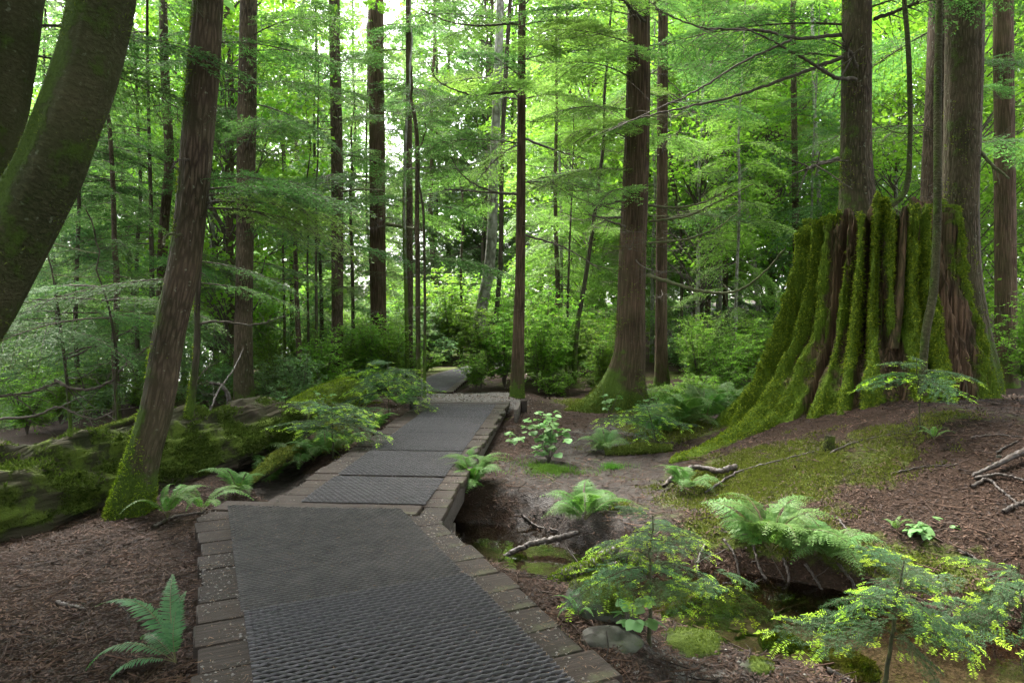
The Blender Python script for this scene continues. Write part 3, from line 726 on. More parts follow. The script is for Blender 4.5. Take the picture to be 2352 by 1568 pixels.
def limb(t, px, Y0, Y1, w0, w1, mat='twig', twigs=8, name='branch', seed=0, tl=0.25):
    """a bare branch of tree t drawn through picture points, its depth going from Y0 to Y1"""
    rng = np.random.default_rng(seed+len(px)*13+int(px[0][0]))
    n = len(px); C = np.array([at(x, y, Y0+(Y1-Y0)*i/(n-1)) for i, (x, y) in enumerate(px)])
    base = np.array(t.location); r0, r1 = w0*0.5*Y0/FPX, w1*0.5*Y1/FPX
    S = smooth_path(C, 10*n); S = S + rng.normal(0, 0.004, S.shape)
    parts = [tube(S-base, np.linspace(r0, r1, len(S)), 6)]
    for k in range(twigs):
        i = rng.integers(len(S)//6, len(S)-2); d = unit(S[i+1]-S[i]); sd = unit(d*0.9+rng.normal(0, 0.7, 3)+np.array([0, 0, -0.15]))
        L = tl*(0.4+rng.random()*1.4); q = np.array([S[i]-base+sd*L*u+np.array([0, 0, -0.12*L*u*u])+rng.normal(0, 0.006, 3)*u for u in np.linspace(0, 1, 5)])
        parts.append(tube(q, np.linspace(r1*0.75, r1*0.3, 5), 3))
    return mk(name, parts, M[mat], t, smooth=True)

# --- leaning trunks on the left
tA = tree('alder_tree', 'dark thick trunk cut off by the left edge of the picture', [(-185,1250,210),(-180,1000,190),(-155,760,180),(-95,540,170),(-45,370,165),(-10,250,160),(6,150,160),(28,0,155)], M['bark_alder'], Y=4.5, seg=40, step=0.05, moss=(0.34, 9.0, 0.25, 3.0), flare=0.2, amp=0.04, top=13)
tB = tree('alder_tree', 'thick mossy trunk curving up from the left edge', [(-215,1330,250),(-205,1180,235),(-195,1050,222),(-168,900,216),(-110,790,212),(-42,680,200),(20,570,190),(74,468,180),(116,390,172),(146,312,166),(201,156,158),(236,0,154),(258,-150,145)], M['bark_alder'], Y=4.0, seg=56, step=0.04, moss=(0.33, 9.0, 0.50, 3.3), flare=0.15, amp=0.07, top=13)
tC = tree('hemlock_tree', 'leaning brown trunk with a moss-covered foot in front of the fallen log', [(300,1178,108),(314,1110,92),(328,1051,84),(356,954,80),(390,759,78),(424,600,78),(440,468,76),(454,312,77),(467,156,78),(477,0,74)], M['bark_brown'], seg=64, step=0.03, moss=(1.0, 0.42, 0.38, 3.3), flare=0.28, fh=0.22, amp=0.05, kth=5, kz=0.5, top=15)
tD = tree('hemlock_tree', 'straight grey-brown trunk standing behind the fallen log', [(560,935,50),(559,837,46),(563,560,43),(567,300,44),(571,0,42)], M['bark_brown'], seg=36, step=0.06, moss=(0.45, 0.6, 0.05, 0), flare=0.25, top=17, kth=4)
tE = tree('hemlock_tree', 'slim brown trunk left of the dark trunk beside the path', [(771,892,34),(773,840,31),(775,564,29),(768,0,25)], M['bark_brown'], seg=28, step=0.07, moss=(0.5, 0.6, 0.05, 0), flare=0.3, top=17, kth=4)
tF = tree('cedar_tree', 'dark red-brown trunk left of where the path turns', [(871,860,46),(870,800,41),(868,611,38),(866,300,37),(863,80,37)], M['bark_red'], seg=36, step=0.07, moss=(0.2, 0.6, 0.05, 0), flare=0.2, top=19, kth=5)
tG = tree('hemlock_tree', 'slender trunk behind the twin thin stems by the path', [(942,862,17),(941,611,16),(938,0,13)], M['bark_brown'], Y=15.8, seg=16, moss=(0.3, 1.0, 0.3, 3.0), top=17)
tG2 = tree('alder_sapling', 'thin moss-green stem just left of the twin thin stems', [(936,868,10),(933,700,9),(928,480,8),(936,250,6)], M['bark_grey'], Y=14.5, seg=10, moss=(0.9, 3.0, 0.5, 3.0), top=8, flare=0.1)
tH = tree('dead_sapling', 'thicker of the twin thin stems left of the gravel', [(961,909,13),(960,700,12),(958,500,11),(952,265,9)], M['bark_brown'], seg=14, moss=(0.7, 1.0, 0.1, 0), top=5.6, flare=0.15)
tI = tree('dead_sapling', 'thinner of the twin thin stems left of the gravel', [(975,912,9),(976,700,7),(973,500,6),(968,330,4)], M['bark_dark'], seg=10, moss=(0.8, 1.0, 0.2, 0), top=4.6, flare=0.1)
tJ = tree('alder_tree', 'pale leaning alder rising out of the bright bush', [(1092,880,32),(1104,721,29),(1124,611,26),(1134,390,22),(1143,195,20),(1149,0,18)], M['bark_grey'], Y=17.5, seg=24, step=0.08, moss=(0.6, 2.0, 0.12, 3.0), top=18)
tK = tree('alder_tree', 'thin dark leaning trunk right beside the pale alder', [(1128,842,15),(1142,700,12),(1149,611,11),(1152,390,11),(1160,195,11),(1168,60,10)], M['bark_dark'], Y=16.2, seg=14, moss=(0.4, 1.0, 0.1, 0), top=15, flare=0.2)
tL = tree('hemlock_tree', 'straight slim trunk at the right end of the boardwalk', [(1188,912,32),(1189,851,30),(1195,611,23),(1197,390,21),(1199,0,17)], M['bark_red'], seg=30, step=0.06, moss=(0.75, 0.30, 0.1, 0.5), flare=0.2, fh=0.4, top=14, kth=4)
tM = tree('alder_tree', 'thin leaning trunk left of the flared cedar', [(1318,890,13),(1324,770,12),(1350,605,10),(1370,456,9),(1388,300,8)], M['bark_dark'], Y=14.5, seg=12, moss=(0.7, 1.5, 0.2, 3), top=9, flare=0.2)
tN = tree('cedar_tree', 'big red-brown cedar with a wide flared mossy base', [(1437,940,88),(1440,880,80),(1447,819,72),(1449,720,66),(1453,588,63),(1460,423,60),(1466,200,55),(1467,0,51)], M['bark_red'], seg=84, step=0.035, moss=(0.95, 0.36, 0.18, 3.2), flare=0.62, fh=0.30, lobes=6, lean_lobe=(3.25, 0.72, 0.55, 0.30), amp=0.05, kth=5, kz=0.35, top=17)
tO = tree('hemlock_tree', 'slim red-brown trunk just right of the flared cedar', [(1519,887,36),(1519,840,31),(1519,700,28),(1521,430,27),(1523,0,23)], M['bark_red'], seg=28, step=0.06, moss=(0.6, 0.35, 0.1, 0), flare=0.3, top=16, kth=4)
tP = tree('hemlock_tree', 'far brown trunk standing in the green shrubs', [(1666,760,14),(1666,694,13),(1668,430,12),(1670,100,10)], M['bark_brown'], Y=20.5, seg=12, top=17)
tQ = tree('alder_tree', 'far pale alder leaning left above the shrubs', [(1745,740,14),(1736,647,13),(1719,505,12),(1700,400,11),(1685,324,11),(1676,200,10),(1670,60,9)], M['bark_grey'], Y=19.5, seg=12, top=16)
tR = tree('hemlock_tree', 'brown trunk right behind the left shoulder of the stump', [(1830,640,18),(1828,525,17),(1823,200,14),(1821,0,12)], M['bark_brown'], Y=18.0, seg=14, top=16)
tS = tree('alder_tree', 'pale thin trunk left of the tree on the stump', [(1886,600,12),(1883,504,11),(1876,350,10),(1869,200,9),(1866,50,8)], M['bark_grey'], Y=21.0, seg=10, top=16)
# --- trees by the great stump
tT = tree('hemlock_tree', 'thick trunk growing from the top of the mossy stump', [(1972,520,104),(1970,470,92),(1968,414,84),(1967,360,77),(1967,288,75),(1968,120,72),(1968,0,70)], M['bark_brown'], Y=8.55, seg=64, step=0.035, moss=(0.55, 0.45, 0.28, 3.4), flare=0.12, fh=0.25, lean_lobe=(-0.15, 0.26, 0.5, 0.22), amp=0.05, kth=5, kz=0.5, top=17, ground=False, base_z=1.7)
tW1 = tree('hemlock_tree', 'paler trunk half hidden behind the slender stem on the stump', [(2152,860,84),(2150,700,80),(2150,468,76),(2160,200,72),(2166,0,68)], M['bark_brown'], Y=10.4, seg=36, step=0.06, moss=(0.3, 0.6, 0.1, 0), top=17, kth=5)
tW2 = tree('hemlock_tree', 'thickest trunk standing right behind the stump', [(2245,880,120),(2230,780,104),(2212,640,94),(2207,500,90),(2211,290,92),(2216,0,95)], M['bark_brown'], Y=9.5, seg=64, step=0.04, moss=(0.75, 0.9, 0.22, 3.6), flare=0.18, amp=0.05, kth=5.5, kz=0.5, top=18)
tX = tree('hemlock_tree', 'straight red-brown trunk at the right edge of the picture', [(2312,888,62),(2311,800,57),(2310,640,54),(2307,300,52),(2304,0,49)], M['bark_red'], seg=44, step=0.05, moss=(0.4, 0.5, 0.16, 3.4), flare=0.2, top=17, kth=4)
tU = tree('hemlock_sapling', 'thin stem curving up from the crest of the stump', [(2030,478,20),(2048,470,17),(2066,458,16),(2078,440,16),(2087,400,15),(2089,360,13),(2090,216,13),(2085,90,13),(2077,0,12)], M['bark_alder'], Y=8.0, seg=14, step=0.04, moss=(0.5, 0.5, 0.3, 3.2), flare=0.1, ground=False, top=8, base_z=2.3, amp=0.08)
tV = tree('hemlock_sapling', 'slender greenish stem rooted in the front of the mossy stump', [(2121,842,20),(2124,790,21),(2128,755,22),(2141,689,22),(2150,569,21),(2153,450,20),(2153,288,20),(2155,120,19),(2158,0,19)], M['bark_alder'], Y=6.75, seg=20, step=0.04, moss=(0.0, 0.5, 0.35, 3.2), flare=0.1, ground=False, top=9, amp=0.05, base_z=0.6)
# --- thin stems of the left middle ground
tY1 = tree('hemlock_tree', 'pale brown trunk seen just left of the leaning trunk', [(372,880,27),(370,700,26),(378,500,25),(388,390,24),(380,200,22),(374,0,20)], M['bark_brown'], Y=12.5, seg=18, top=15)
tY2 = tree('hemlock_tree', 'thin dark trunk left of the pale brown one', [(352,890,15),(350,750,14),(347,500,11),(341,250,8),(338,60,7)], M['bark_dark'], Y=11.5, seg=12, top=10)
tZ = tree('hemlock_sapling', 'dark curved mossy stem rising from the fallen log', [(416,1000,22),(426,975,21),(437,935,19),(443,890,18),(449,837,17),(453,770,16),(453,700,15),(456,640,14),(462,560,10)], M['bark_dark'], Y=6.7, seg=16, step=0.04, moss=(1.0, 0.4, 0.3, 3.3), flare=0.15, ground=False, top=4.2, amp=0.08, base_z=0.15)
tz1 = tree('hemlock_sapling', 'thin bare dark stem at far left behind the log', [(162,985,10),(156,900,9),(150,840,8),(141,769,8),(133,705,7)], M['bark_dark'], Y=8.3, seg=9, moss=(0.9, 0.4, 0.2, 0), top=2.3, flare=0.1)
tz2 = tree('hemlock_sapling', 'crooked thin stem left of the leaning trunk', [(270,968,9),(265,900,8),(267,808,8),(257,740,7),(246,690,5),(232,650,4)], M['bark_dark'], Y=7.9, seg=9, moss=(0.7, 0.4, 0.2, 0), top=2.6, flare=0.1)
tz3 = tree('dead_sapling', 'short broken brown snag between the two straight trunks', [(689,880,17),(686,780,14),(681,681,12),(678,560,10),(677,508,8)], M['bark_brown'], Y=14, seg=12, top=4.0)
for i, (x0, x1, yb, yt, w, Yd, lb) in enumerate([(709,706,875,600,8,14.6,'second thin stem right of the broken snag'),(727,726,897,500,9,13.6,'third thin stem right of the broken snag'),(655,650,870,540,8,16,'thin stem left of the broken snag'),(812,806,860,420,10,16.5,'thin stem between the slim trunk and the dark trunk'),(1060,1057,820,420,8,21,'thin straight stem over the far end of the path'),(1300,1310,880,520,7,15.5,'thin stem in the thicket left of the flared cedar'),(1566,1562,800,300,9,19,'thin dark stem right of the slim red-brown trunk')]):
    tree('thin_stem', lb, [(x0,yb,w),(x0*0.6+x1*0.4,(yb+yt)/2,w*0.85),(x1,yt,w*0.6)], M['bark_dark'], Y=Yd, seg=8, top=6.5, flare=0.1, moss=(0.8, 1.2, 0.2, 3), cat='sapling')
moss_on(tC, 11000, 0.022, seed=3); moss_on(tB, 16000, 0.016, M['moss_dull'], seed=4, thr=0.42); moss_on(tN, 11000, 0.035, M['moss_dull'], seed=5, thr=0.35); moss_on(tW2, 7000, 0.025, seed=6); moss_on(tT, 5000, 0.02, seed=7, thr=0.35)
moss_on(tZ, 2500, 0.02, seed=8); moss_on(tL, 1500, 0.02, seed=9)

# --- the great stump
SB = np.array([4.20, 7.95, 0.0])
SB[2] = -0.55
def SVX(a): return np.cos(a)*3
def stump():
    seg, nh = 420, 150
    th = np.linspace(0, 2*np.pi, seg, endpoint=False)
    # height of the ragged rim
    rim = 2.44 + 0.22*fbm(np.cos(th)*2.3, np.sin(th)*2.3, 1.0, 2) + 0.34*np.round(3*fbm(np.cos(th)*8, np.sin(th)*8, 5.0, 2))/3 + 0.2*fbm(np.cos(th)*22, np.sin(th)*22, 3.0, 2) + 0.10*np.cos(th+0.9)
    t = np.linspace(0, 1, nh)
    TH = np.tile(th, (nh, 1)); T = np.tile(t[:, None], (1, seg)); Zs = T*(rim-SB[2])[None] + SB[2]
    r = np.interp(Zs.ravel(), [-0.55, 0.2, 0.74, 1.1, 1.5, 2.0, 2.7], [1.85, 1.58, 1.30, 1.13, 0.99, 0.89, 0.84]).reshape(Zs.shape)
    left = np.maximum(-np.cos(TH), 0); r = r*0.905*(1-0.06*left*np.exp(-((Zs-1.2)/0.55)**2))
    right = np.maximum(np.cos(TH), 0); r = r*(1-0.16*right*sstep(1.2, 0.2, Zs))
    # buttress roots
    for a0, amt, w, lh in ((3.45, 0.95, 0.15, 0.24), (3.85, 0.45, 0.18, 0.34), (4.22, 0.40, 0.20, 0.34), (5.15, 0.18, 0.2, 0.3), (5.9, 0.22, 0.16, 0.3), (0.25, 0.65, 0.2, 0.35), (2.6, 0.4, 0.2, 0.4)):
        d = (TH-a0+np.pi) % (2*np.pi)-np.pi
        r = r + amt*np.exp(-(d/w)**2)*np.exp(-np.maximum(Zs+0.12, 0)/lh)
    # long vertical ribs and rotted slots
    warp = 0.05*fbm(np.cos(TH)*2, np.sin(TH)*2, Zs*0.8, 3)
    a = TH+warp
    rib = np.abs(fbm(np.cos(a)*5.2, np.sin(a)*5.2, Zs*0.10+3, 3))
    rib2 = np.abs(fbm(np.cos(a)*11, np.sin(a)*11, Zs*0.25+9, 3))
    q1 = a*29/6.2832+0.8*vnoise(np.cos(a)*3, np.sin(a)*3, 7.0)+0.25*vnoise(np.cos(a)*2, np.sin(a)*2, Zs*1.3)
    rdg = np.abs(np.sin(q1*np.pi)); rdg = rdg**0.55; ramp_ = (0.55+0.45*vnoise(np.cos(a)*4, np.sin(a)*4, Zs*0.5+2))
    rib = rib + 0.62*(rdg-0.75)*ramp_
    r = r + 0.36*(rib-0.22) + 0.14*(rib2-0.2)
    slot = np.zeros_like(r)
    rs = np.random.default_rng(17)
    auto = [(rs.uniform(2.9, 6.5), rs.uniform(0.012, 0.032), rs.uniform(0.08, 0.20), rs.uniform(0.1, 1.7), rs.uniform(1.2, 3.0)) for _ in range(34)]
    for a0, w, dep, z0, z1 in auto+list(((4.18, 0.045, 0.30, 0.9, 3), (4.62, 0.035, 0.16, 1.2, 3), (5.10, 0.06, 0.22, 0.5, 3), (5.33, 0.055, 0.34, 0.45, 3), (5.52, 0.04, 0.36, 0.4, 3), (5.72, 0.03, 0.25, 0.5, 3), (3.75, 0.04, 0.22, 0.3, 1.9), (4.45, 0.09, 0.16, 0.55, 1.05), (4.0, 0.03, 0.15, 1.5, 3), (6.0, 0.04, 0.25, 0.2, 3))):
        d = (a-a0+np.pi) % (2*np.pi)-np.pi
        m = np.exp(-(d/w)**4)*sstep(z0-0.25, z0+0.1, Zs)*(1-sstep(z1, z1+0.3, Zs)); slot = np.maximum(slot, m*dep)
    r = r - slot
    r = r + 0.09*fbm(np.cos(TH)*10, np.sin(TH)*10, Zs*4.5, 3) + 0.06*np.maximum(fbm(np.cos(TH)*17, np.sin(TH)*17, Zs*11, 3), -0.1)
    V = np.stack([SB[0]+r*np.cos(TH), SB[1]+r*np.sin(TH)*0.92, Zs], -1).reshape(-1, 3)
    i = np.arange(nh-1)[:, None]*seg; j = np.arange(seg)[None]; j2 = (j+1) % seg
    F = np.stack([i+j, i+j2, i+seg+j2, i+seg+j], -1).reshape(-1, 4)
    # top: a rim of wood then a sunken crumbly bed
    tops = [V[-seg:]]; Vt = []
    for kk_, (f, dz) in enumerate(((0.88, 0.0), (0.82, -0.13), (0.6, -0.02), (0.35, 0.10), (0.1, 0.13))):
        ring = V[-seg:].copy(); ring[:, :2] = SB[:2]+(ring[:, :2]-SB[:2])*f
        ring[:, 2] = (ring[:, 2] if kk_ == 0 else 2.38)+dz+0.05*fbm(ring[:, 0]*5, ring[:, 1]*5, 2.0, 3); Vt.append(ring)
    Vall = np.concatenate([V]+Vt); i = (nh-1+np.arange(5))[:, None]*seg
    F2 = np.stack([i+j, i+j2, i+seg+j2, i+seg+j], -1).reshape(-1, 4)
    ribs = np.r_[((rib-0.2)*1.3+(rib2-0.2)*0.7-slot*3.4).ravel(), np.zeros(5*seg)]
    THa = np.r_[TH.ravel(), np.tile(th, 5)]; Za = Vall[:, 2]
    bare = np.exp(-(((THa-5.42+np.pi) % (2*np.pi)-np.pi)/0.42)**2)*sstep(0.2, 0.8, Za)
    ms = 0.62+0.7*fbm(SVX(THa)*1.0, np.sin(THa)*3, Za*1.6, 4)+ribs+0.25*sstep(0.9, 0.2, Za)-0.28*bare+0.25*sstep(2.3, 2.5, Za)*(1-bare)
    return Vall, np.concatenate([F, F2]), ms, bare
SVV, SF, Sms, Sbare = stump()
st = thing('cedar_stump', 'huge moss-covered stump with deep vertical ribs and spreading roots', 'stump', tuple(SB))
mk('stump_wood', [(SVV-SB, SF)], M['stump'], st, smooth=True, attrs={'moss': Sms})
srng = np.random.default_rng(21)
nz = fbm(SVV[:, 0]*4, SVV[:, 1]*4, SVV[:, 2]*4, 4)
mk('moss', [scatter(SVV-SB, SF, 120000, np.clip(Sms-0.42+nz*0.9, 0, 1)*(SVV[:, 1] < 8.6), 0.026, srng, -0.15, 0.5)], M['moss_tuft'], st, kind='stuff')
def slab(parent, px, Y, w, th_, mat, name, seed):
    C = np.array([at(x, y, Y+dy) for x, y, dy in px]); S = smooth_path(C, 24); base = np.array(parent.location)
    rr = np.random.default_rng(seed); seg = 8; a = np.linspace(0, 2*np.pi, seg, endpoint=False)
    wd = np.interp(np.linspace(0, 1, 24), [0, 0.7, 0.95, 1], [1, 0.8, 0.5, 0.1])*w*0.5*(1+0.12*rr.normal(0, 1, 24))
    V = np.stack([S-base + np.stack([np.cos(k)*wd, np.sin(k)*th_*np.ones(24), np.zeros(24)], 1) for k in a], 1).reshape(-1, 3)
    i = np.arange(23)[:, None]*seg; j = np.arange(seg)[None]; F = np.stack([i+j, i+(j+1) % seg, i+seg+(j+1) % seg, i+seg+j], -1).reshape(-1, 4)
    return mk(name, [(V, F)], mat, parent, smooth=True, attrs={'moss': np.full(len(V), 0.22)+0.1*rr.normal(0, 1, len(V))})
for q, (px, w) in enumerate([([(2052,800,0.05),(2068,640,0.16),(2074,520,0.22),(2078,474,0.22)], 0.11), ([(2095,760,0.1),(2103,600,0.2),(2106,512,0.22)], 0.09), ([(2000,505,0.35),(2003,484,0.36),(2006,472,0.36)], 0.10)]):
    slab(st, px, 7.02, w, 0.05, M['stump'], 'wood_splinter', q)

# --- fallen logs
def log_thing(name, label, P, rad, seed, seg=60, step=0.04, amp=0.11, moss_n=20000, moss_fn=None, mat=None, size=0.024, hollow=0.0, tuft='moss_dull', cat='log'):
    P = np.asarray(P, float); base = P[0].copy(); base[2] = gh(P[0][0], P[0][1])
    V, F, TH, HH, topi = trunk_geo(P-base, rad, seg, step, seed, amp, 3.6, 2.8)
    n = len(V)//seg
    cap = [];
    c0, c1 = V[:seg].mean(0), V[-seg:].mean(0)
    V = np.vstack([V, c0, c1]); idx = np.arange(seg)
    Ft = np.concatenate([np.stack([np.full(seg, n*seg), (idx+1) % seg, idx], 1), np.stack([np.full(seg, n*seg+1), (n-1)*seg+idx, (n-1)*seg+(idx+1) % seg], 1)])
    W = V+base; N3 = (V[:, 2]-np.r_[np.repeat(V[:-2].reshape(n, seg, 3).mean(1)[:, 2], seg), 0, 0])/(np.mean(rad)+1e-6)
    ms = moss_fn(W, N3, np.r_[HH, 0, HH.max()]) if moss_fn else 0.4+0.3*N3
    t = thing(name, label, cat, tuple(base))
    mk('log_wood', [(V, F), ], mat or M['log'], t, smooth=True, attrs={'moss': ms, 'bc': np.vstack([LAST_BC, LAST_BC[:2]])})
    mk('log_end', [(V[[*range(seg), n*seg]], np.stack([np.full(seg, seg), (idx+1) % seg, idx], 1))], mat or M['log'], t, attrs={'moss': np.full(seg+1, 0.2)})
    mk('log_end', [(V[[*range((n-1)*seg, n*seg), n*seg+1]], np.stack([np.full(seg, seg), idx, (idx+1) % seg], 1))], mat or M['log'], t, attrs={'moss': np.full(seg+1, 0.2)})
    if moss_n:
        nz = fbm(W[:, 0]*4, W[:, 1]*4, W[:, 2]*4, 4)
        mk('moss', [scatter(V, F, moss_n, np.clip(ms-0.35+nz*0.9, 0, 1), size, np.random.default_rng(seed+2 if isinstance(seed, int) else 3), 0.15, 0.4)], M[tuft], t, kind='stuff')
    return t, V, base
biglog, BLV, BLb = log_thing('fallen_log', 'huge rotting log with moss lying behind the leaning trunk', [(-4.75,3.6,-0.12),(-4.3,4.4,-0.08),(-3.86,5.3,-0.05),(-3.45,6.3,-0.02),(-3.08,7.3,0.0),(-2.78,8.25,0.0),(-2.74,8.5,-0.02)], [0.46,0.45,0.43,0.42,0.40,0.34,0.24], 4, seg=120, step=0.022, amp=0.20, moss_n=70000,
    moss_fn=lambda W, n3, h: 0.44-0.18*sstep(0.45, 0.95, n3)*sstep(0.0, 0.3, fbm(W[:, 0]*1.1, W[:, 1]*1.1, 3.0, 2)+0.15)+0.55*fbm(W[:, 0]*1.6, W[:, 1]*1.6, W[:, 2]*1.6+4, 3)+0.12*np.exp(-((n3-0.25)/0.5)**2)-0.45*sstep(-0.05, -0.5, n3), size=0.032, tuft='moss_log')
log_thing('mossy_log', 'short moss-covered log beyond the end of the fallen log', [(-2.95,8.95,-0.02),(-2.75,9.8,0.06),(-2.55,10.6,0.1),(-2.5,11.0,0.04)], [0.22,0.27,0.25,0.15], 6, seg=36, amp=0.14, moss_n=14000, moss_fn=lambda W, n3, h: 0.75+0.2*n3, tuft='moss_tuft')
log_thing('pole_log', 'thin pole propped on the big fallen log', [at(179,1006,5.9), at(240,985,6.0), at(312,962,6.15)], [0.028,0.032,0.03], 8, seg=14, amp=0.06, moss_n=900, size=0.015, moss_fn=lambda W, n3, h: 0.4+0.3*n3, cat='pole')
log_thing('ditch_log', 'small mossy log lying in the ditch along the boardwalk', [at(555,1120,6.2), at(640,1055,7.0), at(700,1025,7.7)], [0.03,0.075,0.04], 9, seg=20, amp=0.2, moss_n=3500, moss_fn=lambda W, n3, h: 0.6+0.3*n3)
log_thing('rotten_log', 'mossy rotten log on the muddy flat right of the small fern', [on_ground(1390,1045)+(0,0,0.02), on_ground(1470,1040)+(0,0,0.03), on_ground(1545,1035)+(0,0,0.02)], [0.05,0.07,0.045], 10, seg=20, amp=0.12, moss_n=3000, moss_fn=lambda W, n3, h: 0.6+0.3*n3)
log_thing('mossy_log', 'low mossy log in the shade behind the flared cedar roots', [on_ground(1560,945)+(0,0,0.06), on_ground(1640,925)+(0,0,0.1), on_ground(1715,905)+(0,0,0.05)], [0.10,0.14,0.09], 12, seg=24, amp=0.14, moss_n=4000, moss_fn=lambda W, n3, h: 0.65+0.3*n3)
log_thing('creek_log', 'stubby moss-topped log lump lying beside the creek', [on_ground(1745,1485)+(0,0,0.02), on_ground(1800,1490)+(0,0,0.03), on_ground(1855,1505)+(0,0,0.0)], [0.05,0.065,0.045], 14, seg=20, amp=0.15, moss_n=5000, size=0.014, moss_fn=lambda W, n3, h: 0.7+0.3*n3, tuft='moss_tuft')
log_thing('broken_stub', 'little cut stub standing in front of the stump', [on_ground(1904,1032)-(0,0,0.03), on_ground(1904,1032)+(0.0,0,0.05), on_ground(1904,1032)+(0.005,0,0.12)], [0.052,0.045,0.04], 15, seg=14, step=0.02, amp=0.1, moss_n=400, size=0.012, cat='stump', moss_fn=lambda W, n3, h: 0.45+0*n3)
print('trunks done')

# ================================================================== FOLIAGE
UP = np.array([0, 0, 1.0])
def bough(L, rng, leaf=0.045, tsp=0.085, ssp=0.07, lsp=0.032, droop=0.30, rise=0.12, width=0.40, bare=0.12, lw=0.42):
    """a flat conifer spray along +x; returns leaf quads and wood tubes"""
    n = 14; t = np.linspace(0, 1, n)
    ax = np.c_[L*t*(1-0.06*t), 0.05*L*np.sin(t*3+rng.random()*6)*t, rise*L*t-droop*L*t*t]
    wood = [tube(ax, np.linspace(0.009, 0.002, n)*L**0.5, 5)]
    B, Dv, Sv, Ls, Ws = [], [], [], [], []
    sg = 1
    tt = bare
    while tt < 0.985:
        p0 = np.array([np.interp(tt, t, ax[:, k]) for k in range(3)]); i = min(int(tt*(n-1)), n-2); tg = unit(ax[i+1]-ax[i])
        sd = unit(np.cross(UP, tg))*sg; sg = -sg
        td = unit(tg*(0.55+0.3*rng.random())+sd*0.8+UP*rng.normal(-0.02, 0.10))
        Lt = L*width*((1-tt)**0.75*(0.35+0.65*min(1, (tt-bare)*4+0.2)))*(0.65+0.6*rng.random())+0.05
        m = max(3, int(Lt/0.12)+2); u = np.linspace(0, 1, m); dr = 0.22+0.2*rng.random()
        tw = p0 + np.outer(u*Lt, td) + np.outer(-dr*Lt*u*u, UP)
        wood.append(tube(tw, np.linspace(0.003, 0.0012, m)*L**0.5, 3))
        us = np.arange(0.12*Lt, Lt, ssp)/Lt; us = us+rng.normal(0, 0.01, len(us))
        if len(us):
            sp = p0 + np.outer(us*Lt, td) + np.outer(-dr*Lt*us*us, UP)
            sgn = np.where(np.arange(len(us)) % 2 == 0, 1, -1)
            pr = unit(np.cross(UP, td))
            sdir = unit(td*0.75 + sgn[:, None]*pr*0.7 + rng.normal(0, 0.13, (len(us), 3)) + UP*(-0.12))
            sl = (Lt*0.34*(1-us)+0.035)*(0.7+0.6*rng.random(len(us)))
            for k in range(len(us)):
                v = np.arange(0.008, sl[k]+0.01, lsp); q = sp[k]+np.outer(v, sdir[k]); c = len(v)
                pp = unit(np.cross(UP, sdir[k])); s2 = np.where(np.arange(c) % 2 == 0, 1, -1)[:, None]
                d = unit(sdir[k]*0.8+s2*pp*0.65+rng.normal(0, 0.22, (c, 3))+UP*-0.1)
                B.append(q); Dv.append(d); Sv.append(unit(np.cross(d, UP+rng.normal(0, 0.35, (c, 3))))); l = leaf*(0.65+0.7*rng.random(c)); Ls.append(l); Ws.append(l*lw)
        tt += tsp/L*(0.8+0.4*rng.random())
    B, Dv, Sv, Ls, Ws = map(np.concatenate, (B, Dv, Sv, Ls, Ws))
    return leaf_quads(B, Dv, Sv, Ls, Ws), wood

def cat_geo(lst):
    off = 0; Vs, Fs = [], []
    for V, F in lst: Vs.append(V); Fs.append(F+off); off += len(V)
    return np.concatenate(Vs), np.concatenate(Fs)
def xf(V, az, pitch, s, p, roll=0.0):
    Mx = Euler((roll, -pitch, az), 'XYZ').to_matrix(); return (V*s)@np.array(Mx).T+np.asarray(p)

BOUGH = {}
def make_boughs(key, mat, n, **kw):
    for i in range(n):
        lv, wd = bough(rng=np.random.default_rng(100+i*7+len(BOUGH)), **kw)
        fm = mesh_np('foliage', [lv]); fm.materials.append(mat)
        wm = mesh_np('branch', [cat_geo(wd)], True); wm.materials.append(M['twig'])
        BOUGH.setdefault(key, []).append((wm, fm))
make_boughs('h', M['hemlock'], 4, L=2.2, leaf=0.05, lsp=0.017, ssp=0.045, tsp=0.06, width=0.46, lw=0.30)
make_boughs('l', M['hemlock_light'], 4, L=1.8, droop=0.34, leaf=0.046, lsp=0.016, ssp=0.042, tsp=0.052, width=0.5, lw=0.30)
make_boughs('c', M['broad'], 2, L=1.3, droop=0.5, leaf=0.07, tsp=0.07, lsp=0.026, lw=0.36, width=0.5)
make_boughs('hl', M['hemlock'], 3, L=2.6, leaf=0.05, lsp=0.022, ssp=0.06, lw=0.3, droop=0.22, rise=0.02)
def add_bough(t, key, p, az, pitch, s=1.0, roll=0.0, i=None):
    wm, fm = BOUGH[key][RNG.integers(len(BOUGH[key])) if i is None else i % len(BOUGH[key])]
    b = link('branch', wm, None, t); b.location = np.asarray(p)-np.array(t.location); b.rotation_euler = Euler((roll, -pitch, az), 'XYZ'); b.scale = (s, s, s)
    f = link('foliage', fm, None, b, 'stuff')
    return b
